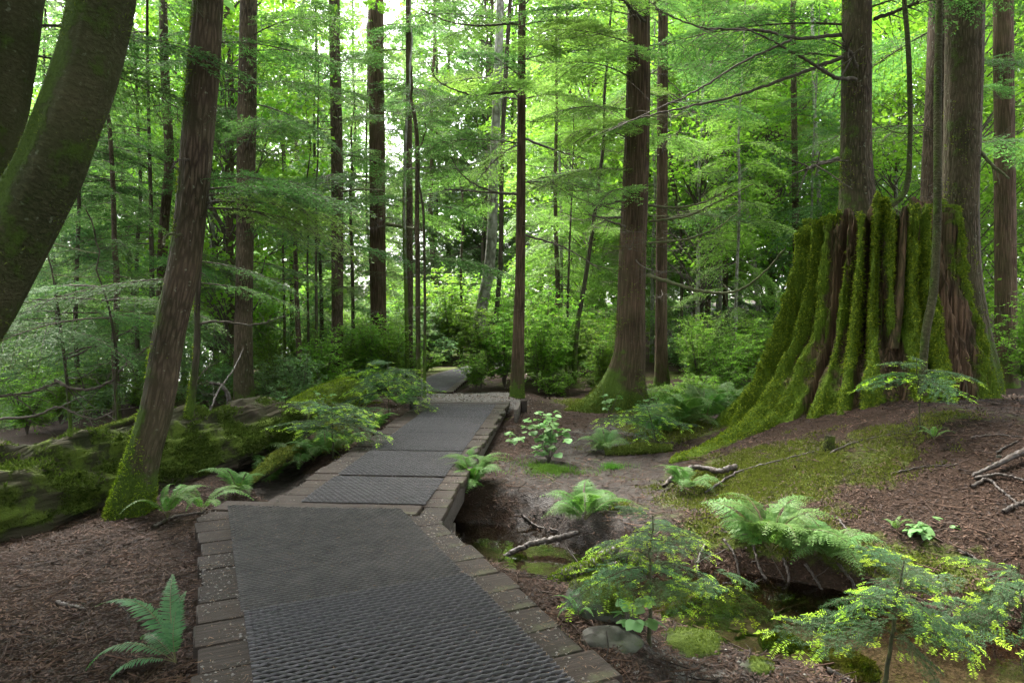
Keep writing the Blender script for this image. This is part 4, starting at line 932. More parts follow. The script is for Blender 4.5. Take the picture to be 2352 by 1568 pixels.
# bare drooping limbs, few variants shared by many trees
DEAD = []
for i in range(6):
    rng = np.random.default_rng(300+i); L = 1.7; n = 12; t = np.linspace(0, 1, n)
    ax = np.c_[L*t, 0.10*np.sin(t*4+i)*L*t, (-0.30*t+0.34*t*t)*L*rng.uniform(0.5, 1.2)]
    ps = [tube(ax, np.linspace(0.011, 0.003, n), 5)]
    for k in range(16):
        j = rng.integers(2, n-1); sg = rng.choice([-1, 1]); d = unit(np.array([0.7, sg*0.7, rng.normal(0, 0.2)])); l = 0.2+0.5*rng.random()*(1-j/n)+0.1
        u = np.linspace(0, 1, 6); q = ax[j]+np.outer(u*l, d)+np.outer(-0.2*l*u*u, UP)+rng.normal(0, 0.008, (6, 3))*u[:, None]; ps.append(tube(q, np.linspace(0.004, 0.0015, 6), 3))
        for w in range(3):
            e = rng.integers(1, 5); dd = unit(d+rng.normal(0, 0.6, 3)); q2_ = q[e]+np.outer(np.linspace(0, 1, 3)*0.16, dd); ps.append(tube(q2_, [0.002, 0.0016, 0.001], 3))
    me = mesh_np('branch', [cat_geo(ps)], True); me.materials.append(M['twig'] if i % 3 else M['twig_moss']); DEAD.append(me)
def dead_limbs(t, n, z0, z1, s0, s1, seed, azr=(0, 6.283)):
    rng = np.random.default_rng(seed)
    for k in range(n):
        z = rng.uniform(z0, z1); p, r = trunk_at(t, z); az = rng.uniform(*azr)
        b = link('branch', DEAD[rng.integers(6)], None, t); b.location = np.asarray(p)-np.array(t.location)+np.array([math.cos(az), math.sin(az), 0])*r*0.7
        b.rotation_euler = (rng.normal(0, 0.3), -rng.uniform(-0.25, 0.3), az); s = rng.uniform(s0, s1); b.scale = (s, s, s)

# ---- whole crowns for the trees further back
def crown(H, z0, blen, nb, rng, top_shape=1.0, **kw):
    lv, wd = [], []
    for k in range(nb):
        f = (k+rng.random())/nb; z = z0+(H-z0)*f**0.9
        L = blen*((1-f)**0.6*0.9+0.12)*(0.7+0.5*rng.random()); az = k*2.399+rng.normal(0, 0.4)
        l, w = bough(L, rng, **kw)
        pit = 0.15-0.35*(1-f)+rng.normal(0, 0.12)
        lv.append((xf(l[0], az, pit, 1, (0, 0, z), rng.normal(0, 0.2)), l[1]))
        w = cat_geo(w[:1]); wd.append((xf(w[0], az, pit, 1, (0, 0, z)), w[1]))
    return cat_geo(lv), cat_geo(wd)
CROWN = {}
CROWN_H = {'dark': 17, 'dark2': 14, 'pale': 18, 'pale2': 13, 'light': 15, 'maple': 14, 'maple2': 11}
ck = dict(leaf=0.12, tsp=0.10, ssp=0.085, lsp=0.038, width=0.48, lw=0.30, droop=0.40)
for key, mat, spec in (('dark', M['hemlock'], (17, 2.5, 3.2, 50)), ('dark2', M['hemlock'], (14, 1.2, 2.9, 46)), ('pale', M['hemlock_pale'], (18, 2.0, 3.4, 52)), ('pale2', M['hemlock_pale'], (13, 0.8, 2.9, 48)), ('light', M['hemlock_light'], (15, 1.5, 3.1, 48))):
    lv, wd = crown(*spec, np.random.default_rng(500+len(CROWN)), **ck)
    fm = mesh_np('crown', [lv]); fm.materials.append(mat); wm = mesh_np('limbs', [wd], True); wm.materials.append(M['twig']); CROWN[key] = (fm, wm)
# upper crowns, carried above the picture by the near trees
lv, wd = crown(11, 0.0, 3.6, 52, np.random.default_rng(77), leaf=0.19, tsp=0.18, ssp=0.16, lsp=0.09, width=0.46, lw=0.5, droop=0.3)
fm = mesh_np('crown', [lv]); fm.materials.append(M['hemlock']); wm = mesh_np('limbs', [wd], True); wm.materials.append(M['twig']); CROWN['upper'] = (fm, wm)
# broadleaf crown: leafy clumps at the ends of rising branches
def broad_crown(H, z0, rad, ncl, rng, leaf, per):
    B, Dv, Sv, Ls, wd = [], [], [], [], []
    for k in range(ncl):
        f = rng.random(); z = z0+(H-z0)*f; rr = rad*math.sqrt(rng.random())*(1-0.5*abs(f-0.45)); az = rng.random()*6.283
        c = np.array([math.cos(az)*rr, math.sin(az)*rr, z]); a0 = np.array([0, 0, max(z0*0.6, z-rr*0.9)])
        u = np.linspace(0, 1, 6)[:, None]; q = a0*(1-u)+c*u+UP*0.25*np.sin(u*3.14)+rng.normal(0, 0.05, (6, 3)); wd.append(tube(q, np.linspace(0.03, 0.006, 6), 4))
        n = int(per*(0.6+0.8*rng.random())); e = rng.normal(0, 1, (n, 3))*np.array([0.55, 0.55, 0.20]); p = c+e
        p[:, 2] -= 0.15*(e[:, 0]**2+e[:, 1]**2)
        d = unit(np.c_[rng.normal(0, 1, n), rng.normal(0, 1, n), rng.normal(-0.35, 0.35, n)]); s = unit(np.cross(d, UP+rng.normal(0, 0.4, (n, 3))))
        B.append(p); Dv.append(d); Sv.append(s); Ls.append(leaf*(0.6+0.7*rng.random(n)))
    B, Dv, Sv, Ls = map(np.concatenate, (B, Dv, Sv, Ls))
    return leaf_quads(B, Dv, Sv, Ls, Ls*0.72), cat_geo(wd)
for key, spec in (('maple', (14, 3.5, 3.2, 90)), ('maple2', (11, 1.5, 3.0, 90))):
    lv, wd = broad_crown(*spec, np.random.default_rng(600+len(CROWN)), 0.14, 130)
    fm = mesh_np('crown', [lv]); fm.materials.append(M['broad']); wm = mesh_np('limbs', [wd], True); wm.materials.append(M['twig']); CROWN[key] = (fm, wm)

# trunks of the trees further back, three shared shapes
BT = []
for i, (mat, r) in enumerate(((M['bark_brown'], 0.11), (M['bark_dark'], 0.07), (M['bark_grey'], 0.08))):
    zz = np.linspace(-0.5, 18, 12); wob = np.random.default_rng(40+i).normal(0, 0.07, (12, 2)); wob[:3] = 0
    V, F, TH, HH, _ = trunk_geo(np.c_[np.cumsum(wob, 0), zz], np.interp(zz, [-0.5, 0.5, 18], [r*1.4, r, r*0.15]), 12, 0.35, i+5.0, 0.06)
    me = mesh_np('trunk', [(V, F)], True, {'moss': 0.6*np.exp(-HH/1.2)+0.2, 'bc': LAST_BC}); me.materials.append(mat); BT.append(me)
BGT = []
def back_tree(x, y, key, ti, s, label, group, rz=None, dz=0.0, cat='tree', name=None):
    t = thing(name or ('maple_tree' if 'maple' in key else 'hemlock_tree'), auto_label(key, x, y) if group else label, cat, (x, y, gh(x, y)+dz), RNG.random()*6.28 if rz is None else rz, group)
    t.scale = (s, s, s*RNG.uniform(0.9, 1.15))
    link('trunk', BT[ti], None, t); fm, wm = CROWN[key]
    c = link('crown', fm, None, t); link('limbs', wm, None, c, 'stuff')
    BGT.append((x, y)); return t
def ok_spot(x, y, dmin):
    return all((x-a)**2+(y-b)**2 > dmin*dmin for a, b in BGT)
brng = np.random.default_rng(2024)
def px_of(x, y): return 1176+x/y*FPX
def fill(n, xr, yr, keys, tis, sr, label, group, dmin=1.7, avoid=()):
    c = 0; tries = 0
    while c < n and tries < n*60:
        tries += 1
        px = brng.uniform(*xr); y = brng.uniform(*yr); x = (px-1176)/FPX*y
        if any(a <= px <= b for a, b in avoid) or not ok_spot(x, y, dmin) or (-17 < x < 2.5 and 22.5 < y < 37): continue
        k = brng.integers(len(keys)); hh = (0.47*y+2.5+(7 if y > 30 else 0))/CROWN_H[keys[k]]; back_tree(x, y, keys[k], tis[brng.integers(len(tis))], min(1.8, hh)*brng.uniform(0.8, 1.05), label, group); c += 1
PATHGAP = [(985, 1075)]
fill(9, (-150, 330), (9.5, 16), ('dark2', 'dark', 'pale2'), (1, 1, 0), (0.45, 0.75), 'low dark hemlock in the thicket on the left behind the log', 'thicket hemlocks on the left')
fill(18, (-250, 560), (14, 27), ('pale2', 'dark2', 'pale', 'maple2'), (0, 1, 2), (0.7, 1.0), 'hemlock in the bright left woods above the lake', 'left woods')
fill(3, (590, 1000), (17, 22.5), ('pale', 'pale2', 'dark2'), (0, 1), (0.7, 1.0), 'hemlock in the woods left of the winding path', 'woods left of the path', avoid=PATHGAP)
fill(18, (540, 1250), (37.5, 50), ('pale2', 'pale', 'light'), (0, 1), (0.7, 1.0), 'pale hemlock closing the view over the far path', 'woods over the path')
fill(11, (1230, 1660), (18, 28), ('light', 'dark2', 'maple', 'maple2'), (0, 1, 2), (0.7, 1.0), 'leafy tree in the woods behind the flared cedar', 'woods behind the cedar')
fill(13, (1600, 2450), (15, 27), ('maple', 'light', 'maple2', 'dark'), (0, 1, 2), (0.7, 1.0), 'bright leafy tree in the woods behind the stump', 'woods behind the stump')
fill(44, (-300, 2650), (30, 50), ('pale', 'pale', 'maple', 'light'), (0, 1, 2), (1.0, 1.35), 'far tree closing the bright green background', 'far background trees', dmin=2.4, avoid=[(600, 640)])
# a far-off wall of forest that reads as one mass
rng = np.random.default_rng(8); n = 105000
ang = rng.uniform(-0.80, 0.80, n); dist = rng.uniform(52, 74, n); zz = rng.random(n)**0.8*30-2
cl = fbm(ang*22, zz*0.33, dist*0.1, 3); keep = cl > -0.06-0.3*(zz < 7); ang, dist, zz = ang[keep], dist[keep], zz[keep]; n = len(ang)
P = np.c_[np.sin(ang)*dist, np.cos(ang)*dist, zz]; P[:, 2] += ground_h(P[:, 0], P[:, 1], False)
d = unit(np.c_[rng.normal(0, 1, n), rng.normal(0, 1, n), rng.normal(-0.4, 0.3, n)]); sdv = unit(np.cross(d, UP+rng.normal(0, 0.5, (n, 3))))
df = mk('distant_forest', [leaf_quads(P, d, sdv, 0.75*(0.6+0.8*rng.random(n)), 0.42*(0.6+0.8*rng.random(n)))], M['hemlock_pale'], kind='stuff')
tag(df, 'far-off wood behind all the trees', 'forest', kind='stuff')

# ---- crowns above the picture and boughs in view on the near trees
for t, z, s in ((tA, 6.5, 1.0), (tB, 6.0, 1.1), (tC, 5.6, 1.0), (tD, 8.5, 0.55), (tE, 9.5, 0.5), (tF, 11.0, 0.5), (tL, 7.6, 0.45), (tN, 7.8, 0.6), (tO, 9.0, 0.5), (tT, 6.4, 0.9), (tW2, 7.0, 0.8), (tX, 7.4, 0.7), (tY1, 10.0, 0.45), (tJ, 12, 0.5)):
    p, r = trunk_at(t, z); fm, wm = CROWN['upper']
    c = link('crown', fm, None, t); c.location = np.asarray(p)-np.array(t.location); c.scale = (s, s, s); c.rotation_euler = (0, 0, RNG.random()*6.28)
    link('limbs', wm, None, c, 'stuff')
for i, (x, y, zc, s) in enumerate(((-2.6, -0.6, 5.3, 1.25), (2.6, -0.8, 5.3, 1.25), (4.9, 1.9, 6.2, 1.2), (0.6, -2.6, 4.6, 1.2), (-5.2, 1.6, 6.0, 1.2), (6.4, 4.6, 6.4, 1.1), (-5.8, 4.2, 6.5, 1.3), (-7.2, 7.2, 7.2, 1.2), (5.2, 3.2, 6.6, 1.3))):  # hemlocks out of view, added so their crowns shade the foreground
    t = thing('hemlock_tree', 'tall unseen hemlock added beside or behind the viewer, its boughs shading the walk', 'tree', (x, y, gh(x, y)), RNG.random()*6.28, 'trees around the viewer')
    b = link('trunk', BT[0], None, t); fm, wm = CROWN['upper']; c = link('crown', fm, None, t); c.location = (0, 0, zc); c.scale = (s, s, s); link('limbs', wm, None, c, 'stuff')
for i, (x, y) in enumerate(((-4,-5),(0.5,-6.5),(5,-5),(-8,-3),(9,-2),(-7,-9),(3,-10),(8,-8),(-2,-12),(-12,2),(12,3),(-11,-6),(13,-5),(6,-14),(-7,-15),(0,-17),(-9,4.5),(10,7))):  # the wood carried on unseen round the camera, added to block low skylight
    fm, wm = CROWN[('dark', 'dark2', 'light')[i % 3]]
    t = thing('hemlock_tree', 'unseen hemlock of the same wood, added beside or behind the viewer for shade', 'tree', (x, y, gh(x, y)), RNG.random()*6.28, 'trees around the viewer'); link('trunk', BT[i % 2], None, t); c = link('crown', fm, None, t); link('limbs', wm, None, c, 'stuff')
def boughs(t, key, lst):
    for (x, y, az, pit, s) in lst:
        P0 = t_data[t.name][0]; Yb = P0[0][1]; q = at(x, y, Yb); p, r = trunk_at(t, q[2])
        add_bough(t, key, p, R(az), R(pit), s, RNG.normal(0, 0.15))
boughs(tN, 'l', [(1455,110,200,12,1.0),(1455,190,215,8,1.1),(1450,260,195,5,1.0),(1450,330,228,6,1.05),(1450,395,205,0,1.0),(1450,440,235,-4,0.9),(1455,60,240,10,1.1),(1455,150,255,4,0.8),(1455,300,250,0,0.8)])
boughs(tN, 'h', [(1465,40,170,14,1.0),(1465,110,20,10,0.9),(1465,30,330,16,0.9)])
boughs(tC, 'h', [(450,455,12,6,0.62),(452,440,30,8,0.7),(455,420,-8,4,0.5),(470,100,20,6,0.5)])
boughs(tC, 'l', [(448,470,5,4,0.75),(448,480,24,0,0.8)])
boughs(tD, 'h', [(565,120,10,6,0.8),(565,200,-20,0,0.9),(565,160,200,4,0.8),(562,330,200,0,0.7),(560,520,330,-5,0.8),(560,600,20,-8,0.7),(560,420,-30,0,0.8),(560,650,210,-8,0.6)])
boughs(tE, 'h', [(770,90,200,8,1.0),(770,180,220,2,1.0),(770,300,190,0,0.9),(770,420,200,-5,0.9),(770,150,330,6,0.8),(770,520,230,-10,0.8)])
boughs(tE, 'l', [(770,640,250,-4,0.6),(772,660,300,0,0.6)])
boughs(tF, 'c', [(866,120,230,10,0.9),(866,130,300,6,0.8),(866,280,240,4,0.8),(866,200,330,6,0.9),(866,60,210,10,0.9),(866,40,280,12,1.0)])
boughs(tF, 'h', [(866,60,10,5,1.2),(866,180,20,0,1.1),(866,300,350,-4,1.0),(866,420,200,-4,0.9),(866,500,340,-8,1.0)])
boughs(tL, 'h', [(1199,60,190,8,1.0),(1199,140,350,8,1.0),(1199,230,180,4,1.1),(1198,330,200,0,1.0),(1198,420,10,0,1.0),(1197,180,240,5,0.9),(1199,20,300,6,1.0)])
boughs(tL, 'l', [(1199,150,290,4,0.9),(1199,100,320,6,1.0),(1199,230,330,0,0.9)])
boughs(tO, 'h', [(1522,60,340,6,1.0),(1522,150,20,2,1.1),(1522,240,350,0,1.0),(1522,90,190,6,0.9)])
boughs(tT, 'h', [(1968,60,165,8,1.2),(1968,140,190,4,1.0),(1968,30,340,10,1.0)])
boughs(tX, 'h', [(2306,100,30,4,1.0),(2306,250,340,0,0.9),(2308,480,10,-6,0.8),(2306,60,160,5,0.9)])
boughs(tY1, 'h', [(376,150,200,8,1.1),(378,260,340,2,1.0),(380,380,190,0,1.1),(374,520,200,-4,1.0),(372,600,350,-6,1.0),(376,70,300,8,1.2),(374,450,240,0,1.0)])
boughs(tY2, 'h', [(345,420,190,0,1.1),(346,560,170,-4,1.1),(348,650,200,-6,1.1),(344,300,210,0,1.0),(350,720,185,-6,1.0)])
boughs(tz1, 'h', [(136,715,180,-4,0.7),(136,720,20,-2,0.8),(136,730,230,-6,0.7),(138,760,330,-4,0.7)])
boughs(tz2, 'h', [(248,690,200,0,0.8),(248,690,340,0,0.8),(256,730,240,-6,0.8),(240,660,170,0,0.9)])
boughs(tZ, 'hl', [(455,650,15,-4,0.45),(455,600,50,-4,0.5),(456,640,200,0,0.6)])
boughs(tA, 'h', [(20,120,60,5,0.7),(30,60,40,10,0.8)])
for i, (t, n, z0, z1, s0, s1) in enumerate(((tD, 8, 1.2, 5.5, 0.4, 0.8), (tE, 12, 1.5, 7, 0.4, 0.9), (tF, 10, 2, 8, 0.5, 1.0), (tG, 10, 1, 8, 0.5, 1.0), (tH, 10, 1, 4.5, 0.3, 0.6), (tI, 9, 1, 4.2, 0.3, 0.6), (tL, 16, 1.6, 6.5, 0.4, 1.0), (tN, 14, 2.2, 6.5, 0.4, 1.0), (tO, 16, 1.5, 7, 0.5, 1.0), (tP, 8, 2, 9, 0.6, 1.2), (tR, 8, 3, 8, 0.6, 1.2), (tX, 12, 1, 6.5, 0.4, 0.9), (tY1, 12, 1.5, 7, 0.6, 1.2), (tY2, 10, 1.2, 6, 0.6, 1.1), (tz1, 4, 0.6, 2, 0.4, 0.7), (tz2, 5, 0.6, 2.2, 0.4, 0.7), (tz3, 7, 1.2, 3.4, 0.5, 0.9), (tW1, 8, 2, 6, 0.4, 0.9), (tM, 6, 1.5, 5, 0.4, 0.8), (tC, 3, 2.2, 3.7, 0.2, 0.35))):
    dead_limbs(t, n, z0, z1, s0, s1, 900+i)
# limbs one can follow in the photograph
for px, y0, y1, w0, w1, mat in (([(1487,632),(1548,651),(1614,669),(1690,669),(1746,634),(1805,568)], 9.9, 8.8, 9, 3, 'twig_moss'), ([(1490,472),(1548,477),(1614,466),(1680,430)], 9.9, 9.2, 6, 2.5, 'twig_moss'), ([(1490,509),(1580,496),(1650,463),(1730,423)], 9.9, 9.0, 6, 2.5, 'twig_moss'), ([(1490,558),(1565,552),(1650,522),(1713,472)], 9.9, 9.4, 5, 2, 'twig_moss'), ([(1436,458),(1400,468),(1360,474)], 9.9, 9.6, 6, 3, 'twig'), ([(1428,500),(1390,500),(1352,495)], 9.9, 9.6, 6, 3, 'twig'), ([(1436,520),(1405,510),(1370,497)], 9.9, 9.5, 6, 3, 'twig'), ([(1480,50),(1450,20),(1425,-5)], 9.7, 9.2, 8, 4, 'twig')):
    limb(tN, px, y0, y1, w0, w1, mat, 7, tl=0.3)
for px, y0, y1, w0, w1 in (([(1934,80),(1830,88),(1750,71),(1597,60),(1505,20)], 8.5, 7.6, 9, 3), ([(1934,133),(1828,172),(1690,220),(1505,262),(1420,285)], 8.5, 7.5, 9, 2.5), ([(1965,182),(1920,178),(1868,148),(1740,78),(1700,62)], 8.3, 7.7, 10, 3), ([(1818,92),(1700,146),(1600,208),(1505,252),(1400,300)], 8.0, 7.2, 6, 2), ([(1926,365),(1880,378),(1850,390)], 8.5, 8.2, 9, 7), ([(2008,45),(2060,25),(2110,5)], 8.5, 8.2, 10, 6), ([(1966,155),(1955,125),(1938,105)], 8.25, 8.1, 11, 6)):
    limb(tT, px, y0, y1, w0, w1, 'twig', 9, tl=0.35)
for px, y0, y1, w0, w1 in (([(1190,52),(1110,59),(1030,50),(965,20)], 11.2, 10.4, 6, 2), ([(1188,210),(1060,212),(1005,184),(984,145)], 11.2, 10.6, 6, 2), ([(1186,445),(1130,440),(1060,400),(1035,360)], 11.2, 10.6, 6, 2), ([(1186,446),(1100,440),(1020,435)], 11.2, 10.6, 5, 2), ([(1206,540),(1300,570),(1380,620)], 11.2, 10.5, 5, 2), ([(1208,320),(1290,350),(1350,367)], 11.2, 10.4, 6, 2)):
    limb(tL, px, y0, y1, w0, w1, 'twig', 8, tl=0.35)
for px, y0, y1, w0, w1 in (([(460,743),(487,738),(585,745),(663,724)], 6.7, 6.9, 6, 2), ([(440,900),(470,850),(500,830)], 6.7, 6.9, 4, 1.5)):
    limb(tZ, px, y0, y1, w0, w1, 'twig', 6, tl=0.2)
for px, y0, y1, w0, w1 in (([(0,910),(70,900),(135,876)], 7.6, 8.2, 7, 5), ([(125,872),(160,890),(210,893),(262,872)], 8.2, 8.0, 8, 5), ([(0,962),(80,955),(140,935),(175,950),(215,962),(262,945)], 8.0, 7.9, 6, 4), ([(150,825),(210,800),(275,770),(345,730)], 8.4, 9.5, 5, 2), ([(152,815),(260,775),(340,745)], 8.4, 9.5, 5, 2), ([(265,860),(310,820),(350,790)], 8.0, 9.0, 6, 3)):
    limb(tz1, px, y0, y1, w0, w1, 'twig', 7, tl=0.3)
limb(tF, [(888,515),(920,520),(975,530)], 15, 14.5, 9, 4, 'twig_moss', 6, tl=0.3)
limb(tE, [(785,440),(830,435),(880,438)], 12.6, 12.0, 5, 3, 'twig_moss', 5, tl=0.3); limb(tW2, [(2254,350),(2275,375),(2318,410)], 9.4, 9.0, 9, 5, 'twig_moss', 4, tl=0.2)
limb(tC, [(478,468),(520,452),(562,437),(650,445),(780,470)], 5.3, 5.9, 5, 1.5, 'twig', 8, tl=0.3); limb(tC, [(436,367),(415,366),(398,380),(392,395)], 5.2, 5.0, 5, 2, 'twig', 3, tl=0.08); limb(tC, [(418,540),(390,538),(378,548),(376,566)], 5.2, 5.0, 6, 5, 'twig_moss', 2, tl=0.06); limb(tC, [(525,208),(555,210)], 5.3, 5.2, 5, 4, 'twig', 1, tl=0.05)
def random_boughs(t, n, z0, z1, s0, s1, keys, seed):
    rng = np.random.default_rng(seed)
    for k in range(n):
        z = z0+(z1-z0)*(k+rng.random())/n; p, r = trunk_at(t, z); add_bough(t, keys[rng.integers(len(keys))], p, k*2.4+rng.normal(0, 0.5), rng.uniform(-0.15, 0.2), rng.uniform(s0, s1), rng.normal(0, 0.15))
for i, (t, n, z0, z1, s0, s1, ks) in enumerate(((tD, 6, 3, 6, 0.7, 1.1, 'h'), (tE, 8, 2.5, 7.5, 0.7, 1.2, 'h'), (tF, 8, 4, 9, 0.9, 1.4, 'hl'), (tG, 10, 2.5, 9, 0.8, 1.3, 'h'), (tJ, 8, 4, 10, 0.9, 1.4, 'lc'), (tK, 6, 3, 9, 0.8, 1.2, 'lc'), (tL, 6, 3.5, 6.8, 0.7, 1.1, 'hl'), (tM, 6, 3, 8, 0.7, 1.2, 'l'), (tO, 8, 3, 7.5, 0.8, 1.3, 'hl'), (tP, 10, 3, 11, 1.0, 1.7, 'hl'), (tQ, 9, 4, 11, 1.0, 1.6, 'lc'), (tR, 9, 4, 10, 1.0, 1.6, 'hl'), (tS, 9, 4, 12, 1.0, 1.7, 'lc'), (tW1, 6, 3.5, 7, 0.7, 1.2, 'h'), (tX, 6, 2, 6.5, 0.7, 1.1, 'hl'), (tY1, 8, 2.5, 8, 0.8, 1.3, 'h'), (tY2, 6, 2, 7, 0.8, 1.2, 'h'), (tH, 4, 3, 5.3, 0.4, 0.7, 'h'))):
    random_boughs(t, n, z0, z1, s0, s1, ks, 1200+i)
print('foliage done')

# ================================================================== UNDERGROWTH
def shrub_geo(H, W, nst, nl, leaf, rng, ratio=0.6, droop=0.2):
    st_, B, Dv, Sv, Ls = [], [], [], [], []
    for k in range(nst):
        az = rng.random()*6.283; lean = W*0.5*rng.random()**0.6; h = H*(0.55+0.5*rng.random()); u = np.linspace(0, 1, 7)
        q = np.c_[np.cos(az)*lean*u**1.5, np.sin(az)*lean*u**1.5, h*u-0.15*h*u**3*(lean/W)]+rng.normal(0, 0.012, (7, 3))*u[:, None]
        st_.append(tube(q, np.linspace(0.008, 0.002, 7), 4))
        for j in range(nl//nst//9):
            e = rng.uniform(0.25, 1.0); p0 = np.array([np.interp(e, u, q[:, c]) for c in range(3)]); d0 = unit(np.r_[rng.normal(0, 1, 2), rng.normal(0.15, 0.25)]); l = 0.12+0.3*rng.random()*W*0.5
            v = np.linspace(0.15, 1, 9)[:, None]; p = p0+d0*l*v-UP*droop*l*v*v
            sgn = np.where(np.arange(9) % 2 == 0, 1, -1)[:, None]; sp = unit(np.cross(UP, d0))
            d = unit(d0*0.6+sgn*sp*0.8+rng.normal(0, 0.25, (9, 3))+UP*-0.15); B.append(p); Dv.append(d); Sv.append(unit(np.cross(d, UP+rng.normal(0, 0.3, (9, 3))))); Ls.append(leaf*(0.6+0.7*rng.random(9)))
            st_.append(tube(np.stack([p0, p0+d0*l*0.5-UP*droop*l*0.25, p0+d0*l-UP*droop*l]), [0.003, 0.002, 0.001], 3))
    B, Dv, Sv, Ls = map(np.concatenate, (B, Dv, Sv, Ls))
    return leaf_quads(B, Dv, Sv, Ls, Ls*ratio), cat_geo(st_)
SHRUB = {}
for key, mat, args in (('green', 'shrub', (1.5, 1.5, 16, 3200, 0.062)), ('bright', 'broad', (1.8, 1.6, 18, 3800, 0.07)), ('pale', 'shrub_pale', (1.0, 1.3, 12, 2000, 0.06)), ('low', 'shrub', (0.55, 0.9, 10, 1100, 0.055)), ('herb', 'shrub_pale', (0.35, 0.6, 8, 500, 0.06))):
    for v in range(2):
        lv, wd = shrub_geo(*args, np.random.default_rng(700+len(SHRUB)))
        fm = mesh_np('foliage', [lv]); fm.materials.append(M[mat]); wm = mesh_np('stems', [wd], True); wm.materials.append(M['twig']); SHRUB[key+str(v)] = (fm, wm)
def shrub(x, y, key, s, label, group, dz=0.0, name='shrub', cat='shrub'):
    if label is None: label = auto_label('pale green shrub' if key == 'pale' else key, x, y)
    t = thing(name, label, cat, (x, y, gh(x, y)-0.02+dz), RNG.random()*6.28, group); t.scale = (s, s, s*RNG.uniform(0.85, 1.2))
    fm, wm = SHRUB[key+str(RNG.integers(2))]; link('foliage', fm, None, t, 'stuff'); link('stems', wm, None, t, 'stuff'); return t
for i, (x, y, k, s, lb) in enumerate([(-0.62,13.7,'bright',0.95,'tallest bright green bush beside the far path'),(-0.15,13.5,'bright',0.85,'bright green bush in front of the pale alder'),(-0.68,12.85,'bright',0.55,'low bright bush at the right edge of the gravel'),(0.45,13.9,'bright',0.8,'bright bush left of the slim trunk at the walk end'),(0.05,15.6,'bright',1.2,'tall bright bush behind the leaning alders'),(0.8,14.8,'green',0.9,'green bush right behind the slim trunk at the walk end'),(0.75,12.4,'low',0.9,'low leafy plant at the foot of the slim trunk')]):
    shrub(x, y, k, s, lb, 'bushes by the far path')
def fill_shrubs(n, xr, yr, keys, sr, label, group, seed, avoid=()):
    rng = np.random.default_rng(seed); c = 0
    while c < n:
        px = rng.uniform(*xr); y = rng.uniform(*yr); x = (px-1176)/FPX*y
        if any(a <= px <= b for a, b in avoid): continue
        if poly_dist(np.array([x]), np.array([y]), fp)[0] < 1.0 or (abs(x+0.75) < 1.5 and y < 12.8): continue
        shrub(x, y, keys[rng.integers(len(keys))], rng.uniform(*sr), None, group); c += 1
fill_shrubs(30, (1540, 1850), (11.5, 20), ('green', 'bright', 'pale', 'low'), (0.6, 1.1), 'green shrub in the thicket between the cedar and the stump', 'thicket between cedar and stump', 1)
fill_shrubs(22, (1215, 1430), (12.5, 20), ('green', 'bright', 'low'), (0.6, 1.1), 'green shrub in the thicket left of the flared cedar', 'thicket left of the cedar', 2)
fill_shrubs(34, (600, 960), (12.5, 20), ('green', 'pale', 'bright', 'low'), (0.5, 1.0), 'green shrub under the trunks left of the path', 'undergrowth left of the path', 3)
fill_shrubs(44, (-100, 560), (8.6, 17), ('green', 'pale', 'low', 'low'), (0.45, 0.9), 'green shrub in the shade behind the fallen log', 'undergrowth behind the fallen log', 4)
fill_shrubs(16, (2080, 2500), (12, 20), ('green', 'bright', 'low'), (0.7, 1.1), 'green shrub behind the trunks at the right', 'undergrowth behind the stump', 5)
fill_shrubs(30, (-200, 2500), (20, 32), ('green', 'bright', 'pale'), (1.0, 1.8), 'far green shrub under the background trees', 'far shrubs', 6, avoid=[(1000, 1070)])
fill_shrubs(30, (560, 1130), (21, 36), ('pale', 'bright', 'green'), (1.2, 2.0), '', 'shrubs in the far clearing', 9)
fill_shrubs(22, (880, 1180), (19, 30), ('low', 'pale', 'bright'), (1.2, 1.8), '', 'low shrubs around the end of the far path', 10)
for i, (x, y, k, sc) in enumerate(((-2.5,13.2,'low',0.8),(-2.9,14.2,'pale',0.7),(-2.4,15.2,'low',1.0),(-2.7,16.4,'green',0.8),(-2.2,17.6,'low',1.2),(-3.4,12.9,'low',0.9),(-2.0,19.2,'pale',1.0),(-3.3,15.6,'bright',0.7))): shrub(x, y, k, sc, None, 'shrubs on the left rim of the far path')
fill_shrubs(16, (1480, 1700), (9.8, 12.5), ('low', 'herb', 'low'), (0.6, 1.0), 'low leafy plant on the shaded ground behind the cedar roots', 'low plants behind the cedar roots', 7)
fill_shrubs(12, (600, 850), (9.6, 12.5), ('low', 'herb', 'pale'), (0.5, 0.85), 'low leafy plant around the short mossy log', 'low plants by the mossy log', 8)

